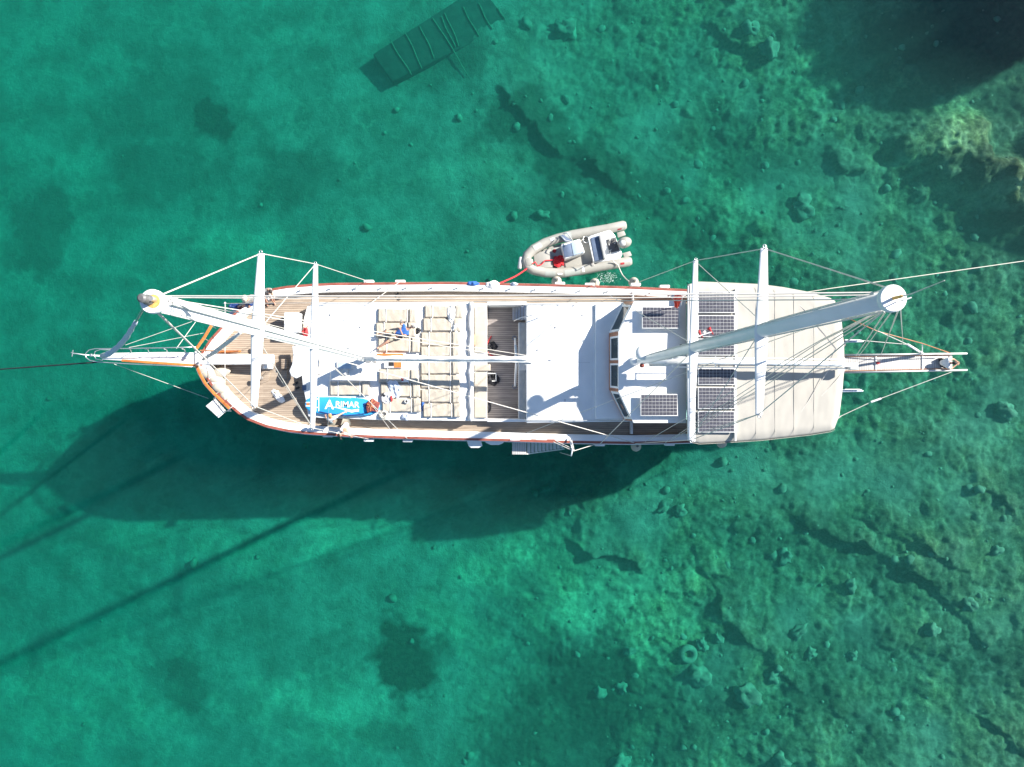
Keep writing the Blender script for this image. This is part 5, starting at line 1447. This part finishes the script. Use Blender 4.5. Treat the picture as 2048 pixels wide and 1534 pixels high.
def person(label, J, shirt, bottom, hair, hat=None, long_sleeve=False, group=None, feet=True):
    """J: dict of world joint positions: pelvis chest neck head face(dir) shL shR elL elR haL haR hipL hipR knL knR ftL ftR"""
    V = {k: Vector(v) for k, v in J.items()}
    root = empty('person', V['pelvis'], label, 'person', group)
    off = V['pelvis']
    names = ['pelvis', 'belly', 'chest', 'neck', 'head0', 'shL', 'elL', 'haL', 'shR', 'elR', 'haR', 'hipL', 'knL', 'ftL', 'hipR', 'knR', 'ftR']
    V['belly'] = V['pelvis'].lerp(V['chest'], .5)
    V['head0'] = V['neck'].lerp(V['head'], .55)
    R_ = dict(pelvis=.145, belly=.13, chest=.145, neck=.058, head0=.06, shL=.075, elL=.045, haL=.03, shR=.075, elR=.045, haR=.03, hipL=.1, knL=.06, ftL=.04, hipR=.1, knR=.06, ftR=.04)
    ix = {n: i for i, n in enumerate(names)}
    js = [(V[n], R_[n]) for n in names]
    ed = [('pelvis', 'belly'), ('belly', 'chest'), ('chest', 'neck'), ('neck', 'head0'), ('chest', 'shL'), ('shL', 'elL'), ('elL', 'haL'), ('chest', 'shR'), ('shR', 'elR'), ('elR', 'haR'), ('pelvis', 'hipL'), ('hipL', 'knL'), ('knL', 'ftL'), ('pelvis', 'hipR'), ('hipR', 'knR'), ('knR', 'ftR')]
    ed = [(ix[a_], ix[b_]) for a_, b_ in ed]
    # toes
    for s_ in 'LR':
        d_ = V.get('toe' + s_)
        if d_ is None:
            d_ = V['ft' + s_] + (V['ft' + s_] - V['kn' + s_]).normalized().cross(Vector((0, .3, 1))).normalized() * .16
        js.append((d_, .035)); ed.append((ix['ft' + s_], len(js) - 1))
    body = skinmesh(js, ed)
    bm = bmesh.new(); bm.from_mesh(body)
    # head, nose, ears
    H_ = V['head']; up_ = (V['head'] - V['neck']).normalized(); f_ = V['face'].normalized(); f_ = (f_ - up_ * f_.dot(up_)).normalized(); s_ = f_.cross(up_)
    RM_ = Matrix((s_, f_, up_)).transposed()
    hd = MB(); hd.ell(H_, (.078, .098, .118), 20, 14, RM_)
    hd.ell(H_ + f_ * .1 - up_ * .01, (.014, .022, .026), 8, 6, RM_)
    for q in (-1, 1): hd.ell(H_ + s_ * q * .08, (.012, .022, .032), 8, 6, RM_)
    # hands: palm with five fingers
    for S_ in 'LR':
        h_ = V['ha' + S_]; d_ = (h_ - V['el' + S_]).normalized(); sd2 = d_.cross(Vector((0, 0, 1)))
        sd2 = sd2.normalized() if sd2.length > .1 else Vector((1, 0, 0)); n2 = sd2.cross(d_)
        hd.ell(h_ + d_ * .04, (.042, .055, .018), 10, 8, Matrix((sd2, d_, n2)).transposed())
        for k, (o_, l_) in enumerate(((-.032, .062), (-.011, .075), (.011, .07), (.031, .055))):
            b_ = h_ + d_ * .08 + sd2 * o_
            hd.tube([b_, b_ + d_ * l_ * .55 - n2 * .006, b_ + d_ * l_ - n2 * .025], [.0095, .009, .007], 6)
        tb = h_ + d_ * .02 + sd2 * .038
        hd.tube([tb, tb + d_ * .025 + sd2 * .025, tb + d_ * .055 + sd2 * .03], [.012, .011, .008], 6)
    tmp = bpy.data.meshes.new('t'); tmp.from_pydata([tuple(v) for v in hd.v], [], hd.f); bm.from_mesh(tmp)
    bm.to_mesh(body); bm.free()
    addmesh(body, 'body', M['skin'], root, off)
    ey = MB()
    for q in (-1, 1): ey.ell(H_ + f_ * .088 + s_ * q * .03 + up_ * .012, (.012, .008, .008), 8, 6, RM_)
    ey.build('eyes', M['dhair'], root, smooth=True)
    MB().ell(H_ + f_ * .088 - up_ * .05, (.024, .009, .006), 10, 6, RM_).build('mouth', M['redrail'], root, smooth=True)
    if hair:
        hb2 = MB(); hb2.ell(H_ + up_ * .022 - f_ * .02, (.087, .098, .112), 18, 12, RM_, .12, 3); hb2.build('hair', hair, root, smooth=True)
    if hat:
        kind, hm = hat
        hh = MB()
        if kind == 'brim':
            hh.lathe(H_ + up_ * .05, [(.17, -.012), (.17, 0), (.105, .01), (.1, .07), (.085, .09), (.02, .1)], 24, up_)
        else:
            hh.ell(H_ + up_ * .04, (.09, .11, .1), 18, 10, RM_); hh.ell(H_ + up_ * .05 + f_ * .12, (.07, .07, .012), 12, 6, RM_)
        hh.build('hat', hm, root, smooth=True)
    # shirt
    if shirt:
        sh = [(V['pelvis'].lerp(V['chest'], -.02), .165), (V['belly'], .155), (V['chest'], .17), (V['chest'].lerp(V['neck'], .75), .075)]
        se = [(0, 1), (1, 2), (2, 3)]
        for S_ in 'LR':
            sh.append((V['sh' + S_], .092)); se.append((2, len(sh) - 1))
            e_ = V['sh' + S_].lerp(V['el' + S_], .98 if long_sleeve else .62); sh.append((e_, .066)); se.append((len(sh) - 2, len(sh) - 1))
            if long_sleeve:
                sh.append((V['el' + S_].lerp(V['ha' + S_], .85), .05)); se.append((len(sh) - 2, len(sh) - 1))
        addmesh(skinmesh(sh, se), 'shirt', shirt, root, off)
    if bottom:
        sh = [(V['pelvis'], .165)]; se = []
        for S_ in 'LR':
            sh.append((V['hip' + S_], .118)); se.append((0, len(sh) - 1))
            sh.append((V['hip' + S_].lerp(V['kn' + S_], .8), .092)); se.append((len(sh) - 2, len(sh) - 1))
        addmesh(skinmesh(sh, se), 'shorts', bottom, root, off)
    return root
def Q(x, y, z): return P(x, y, z)
z0 = ZM + .12
person('man in blue shirt and grey cap lying on the mattresses looking at a phone',
       dict(pelvis=Q(790, 670, z0), chest=Q(808, 661, z0 + .12), neck=Q(819, 656, z0 + .2), head=Q(826, 653, z0 + .28), face=(-.6, .5, .6), shL=Q(815, 668, z0 + .12), shR=Q(808, 650, z0 + .15),
            elL=Q(806, 672, z0 + .2), elR=Q(800, 648, z0 + .25), haL=Q(801, 660, z0 + .42), haR=Q(803, 645, z0 + .46), hipL=Q(788, 675, z0), hipR=Q(786, 665, z0), knL=Q(774, 684, z0 + .1), knR=Q(772, 663, z0 + .35),
            ftL=Q(757, 695, z0 - .06), ftR=Q(757, 668, z0 - .04), toeL=Q(754, 697, z0 + .06), toeR=Q(753, 667, z0 + .02)), M['bluecloth'], M['khaki'], M['dhair'], ('cap', M['greycloth']))
e = MB().box(P(803, 642, z0 + .55), (.09, .16, .012), .6, .5); e.build('phone', M['dgrey'], label='dark phone held up by the lying man in blue', cat='phone', at=P(803, 642, z0 + .55), bevel=.004)
# two people at the bow rail
zs = zr(500) + .12
person('seated person in brown top and straw hat at the bow rail beside a blue towel',
       dict(pelvis=Q(503, 600, zs), chest=Q(498, 599, zs + .42), neck=Q(495, 598, zs + .58), head=Q(490, 597, zs + .76), face=(-.8, -.4, -.2), shL=Q(492, 604, zs + .48), shR=Q(502, 592, zs + .48), elL=Q(484, 608, zs + .25), elR=Q(512, 592, zs + .25),
            haL=Q(478, 612, zs + .1), haR=Q(515, 598, zs + .05), hipL=Q(498, 604, zs), hipR=Q(505, 604, zs), knL=Q(486, 611, zs + .02), knR=Q(498, 614, zs), ftL=Q(482, 618, zd(490) + .08), ftR=Q(495, 620, zd(490) + .08), toeL=Q(478, 621, zd(490) + .05), toeR=Q(492, 624, zd(490) + .05)),
       M['greycloth'], M['dblue'], M['dhair'], ('brim', M['straw']), True)
cloth('towel', (470, 612), zd(480) + .3, .26, M['dblue'], 'dark blue towel over the bow bulwark beside the seated hat wearer', 'towel', seed=33, sq=(1.3, .5))
MB().pp([(455, 627), (486, 605), (500, 614), (470, 634)], zd(480), zd(480) + .14).build('surf_mat', M['palecloth'], bevel=.04, label='pale blue padded board on deck at the feet of the hat wearer', cat='board', at=P(478, 620, zd(480)))
person('person in grey top leaning inwards at the bow rail by the spreader',
       dict(pelvis=Q(534, 583, zs - .02), chest=Q(534, 579, zs + .35), neck=Q(537, 580, zs + .52), head=Q(541, 583, zs + .66), face=(.6, -.7, -.3), shL=Q(541, 579, zs + .42), shR=Q(528, 583, zs + .42), elL=Q(545, 590, zs + .2), elR=Q(529, 594, zs + .2),
            haL=Q(548, 600, zs - .1), haR=Q(533, 602, zs), hipL=Q(538, 587, zs), hipR=Q(531, 588, zs), knL=Q(541, 597, zs - .05), knR=Q(531, 600, zs - .05), ftL=Q(548, 605, zd(540) + .08), ftR=Q(534, 608, zd(540) + .08), toeL=Q(551, 610, zd(540) + .05), toeR=Q(536, 613, zd(540) + .05)),
       M['greycloth'], M['greycloth'], M['dhair'])
zs = zd(660)
person('ginger haired person on the lower side deck reaching an arm over the blue board',
       dict(pelvis=Q(663, 842, zs + .92), chest=Q(663, 838, zs + 1.3), neck=Q(662, 834, zs + 1.46), head=Q(660, 831, zs + 1.62), face=(.3, 1, -.1), shL=Q(658, 838, zs + 1.36), shR=Q(669, 835, zs + 1.36), elL=Q(653, 838, zs + 1.15), elR=Q(680, 829, zs + 1.2),
            haL=Q(651, 832, zs + .98), haR=Q(690, 824, zs + 1.05), hipL=Q(660, 843, zs + .85), hipR=Q(666, 843, zs + .85), knL=Q(660, 843, zs + .48), knR=Q(667, 843, zs + .48), ftL=Q(660, 845, zs + .08), ftR=Q(668, 845, zs + .08), toeL=Q(660, 840, zs + .05), toeR=Q(668, 840, zs + .05)),
       M['whitecloth'], M['khaki'], M['rhair'])
person('person in white shirt and grey shorts leaning over the lower rail',
       dict(pelvis=Q(693, 846, zs + .85), chest=Q(690, 859, zs + 1.1), neck=Q(685, 866, zs + 1.12), head=Q(680, 870, zs + 1.05), face=(-.3, -.6, -.8), shL=Q(697, 865, zs + 1.1), shR=Q(682, 859, zs + 1.12), elL=Q(700, 872, zs + .9), elR=Q(680, 869, zs + .9),
            haL=Q(703, 874, zs + .72), haR=Q(682, 876, zs + .72), hipL=Q(696, 845, zs + .82), hipR=Q(690, 845, zs + .82), knL=Q(695, 848, zs + .46), knR=Q(689, 848, zs + .46), ftL=Q(696, 846, zs + .08), ftR=Q(689, 846, zs + .08), toeL=Q(696, 851, zs + .05), toeR=Q(689, 851, zs + .05)),
       M['whitecloth'], M['khaki'], M['lgrey'] and M['dhair'])
zs = 2.9 + .13
person('person in white shirt and dark shorts sitting at the outer end of the gangplank',
       dict(pelvis=Q(1882, 725, zs), chest=Q(1893, 726, zs + .38), neck=Q(1901, 726, zs + .5), head=Q(1908, 726, zs + .6), face=(.8, -.2, -.6), shL=Q(1896, 718, zs + .42), shR=Q(1896, 734, zs + .42), elL=Q(1907, 718, zs + .25), elR=Q(1904, 736, zs + .25),
            haL=Q(1913, 722, zs + .3), haR=Q(1914, 729, zs + .3), hipL=Q(1884, 721, zs), hipR=Q(1886, 731, zs), knL=Q(1898, 720, zs + .15), knR=Q(1897, 736, zs + .15), ftL=Q(1904, 719, zs - .1), ftR=Q(1903, 739, zs - .1), toeL=Q(1908, 719, zs - .08), toeR=Q(1907, 739, zs - .08)),
       M['whitecloth'], M['darkcloth'], M['dhair'])
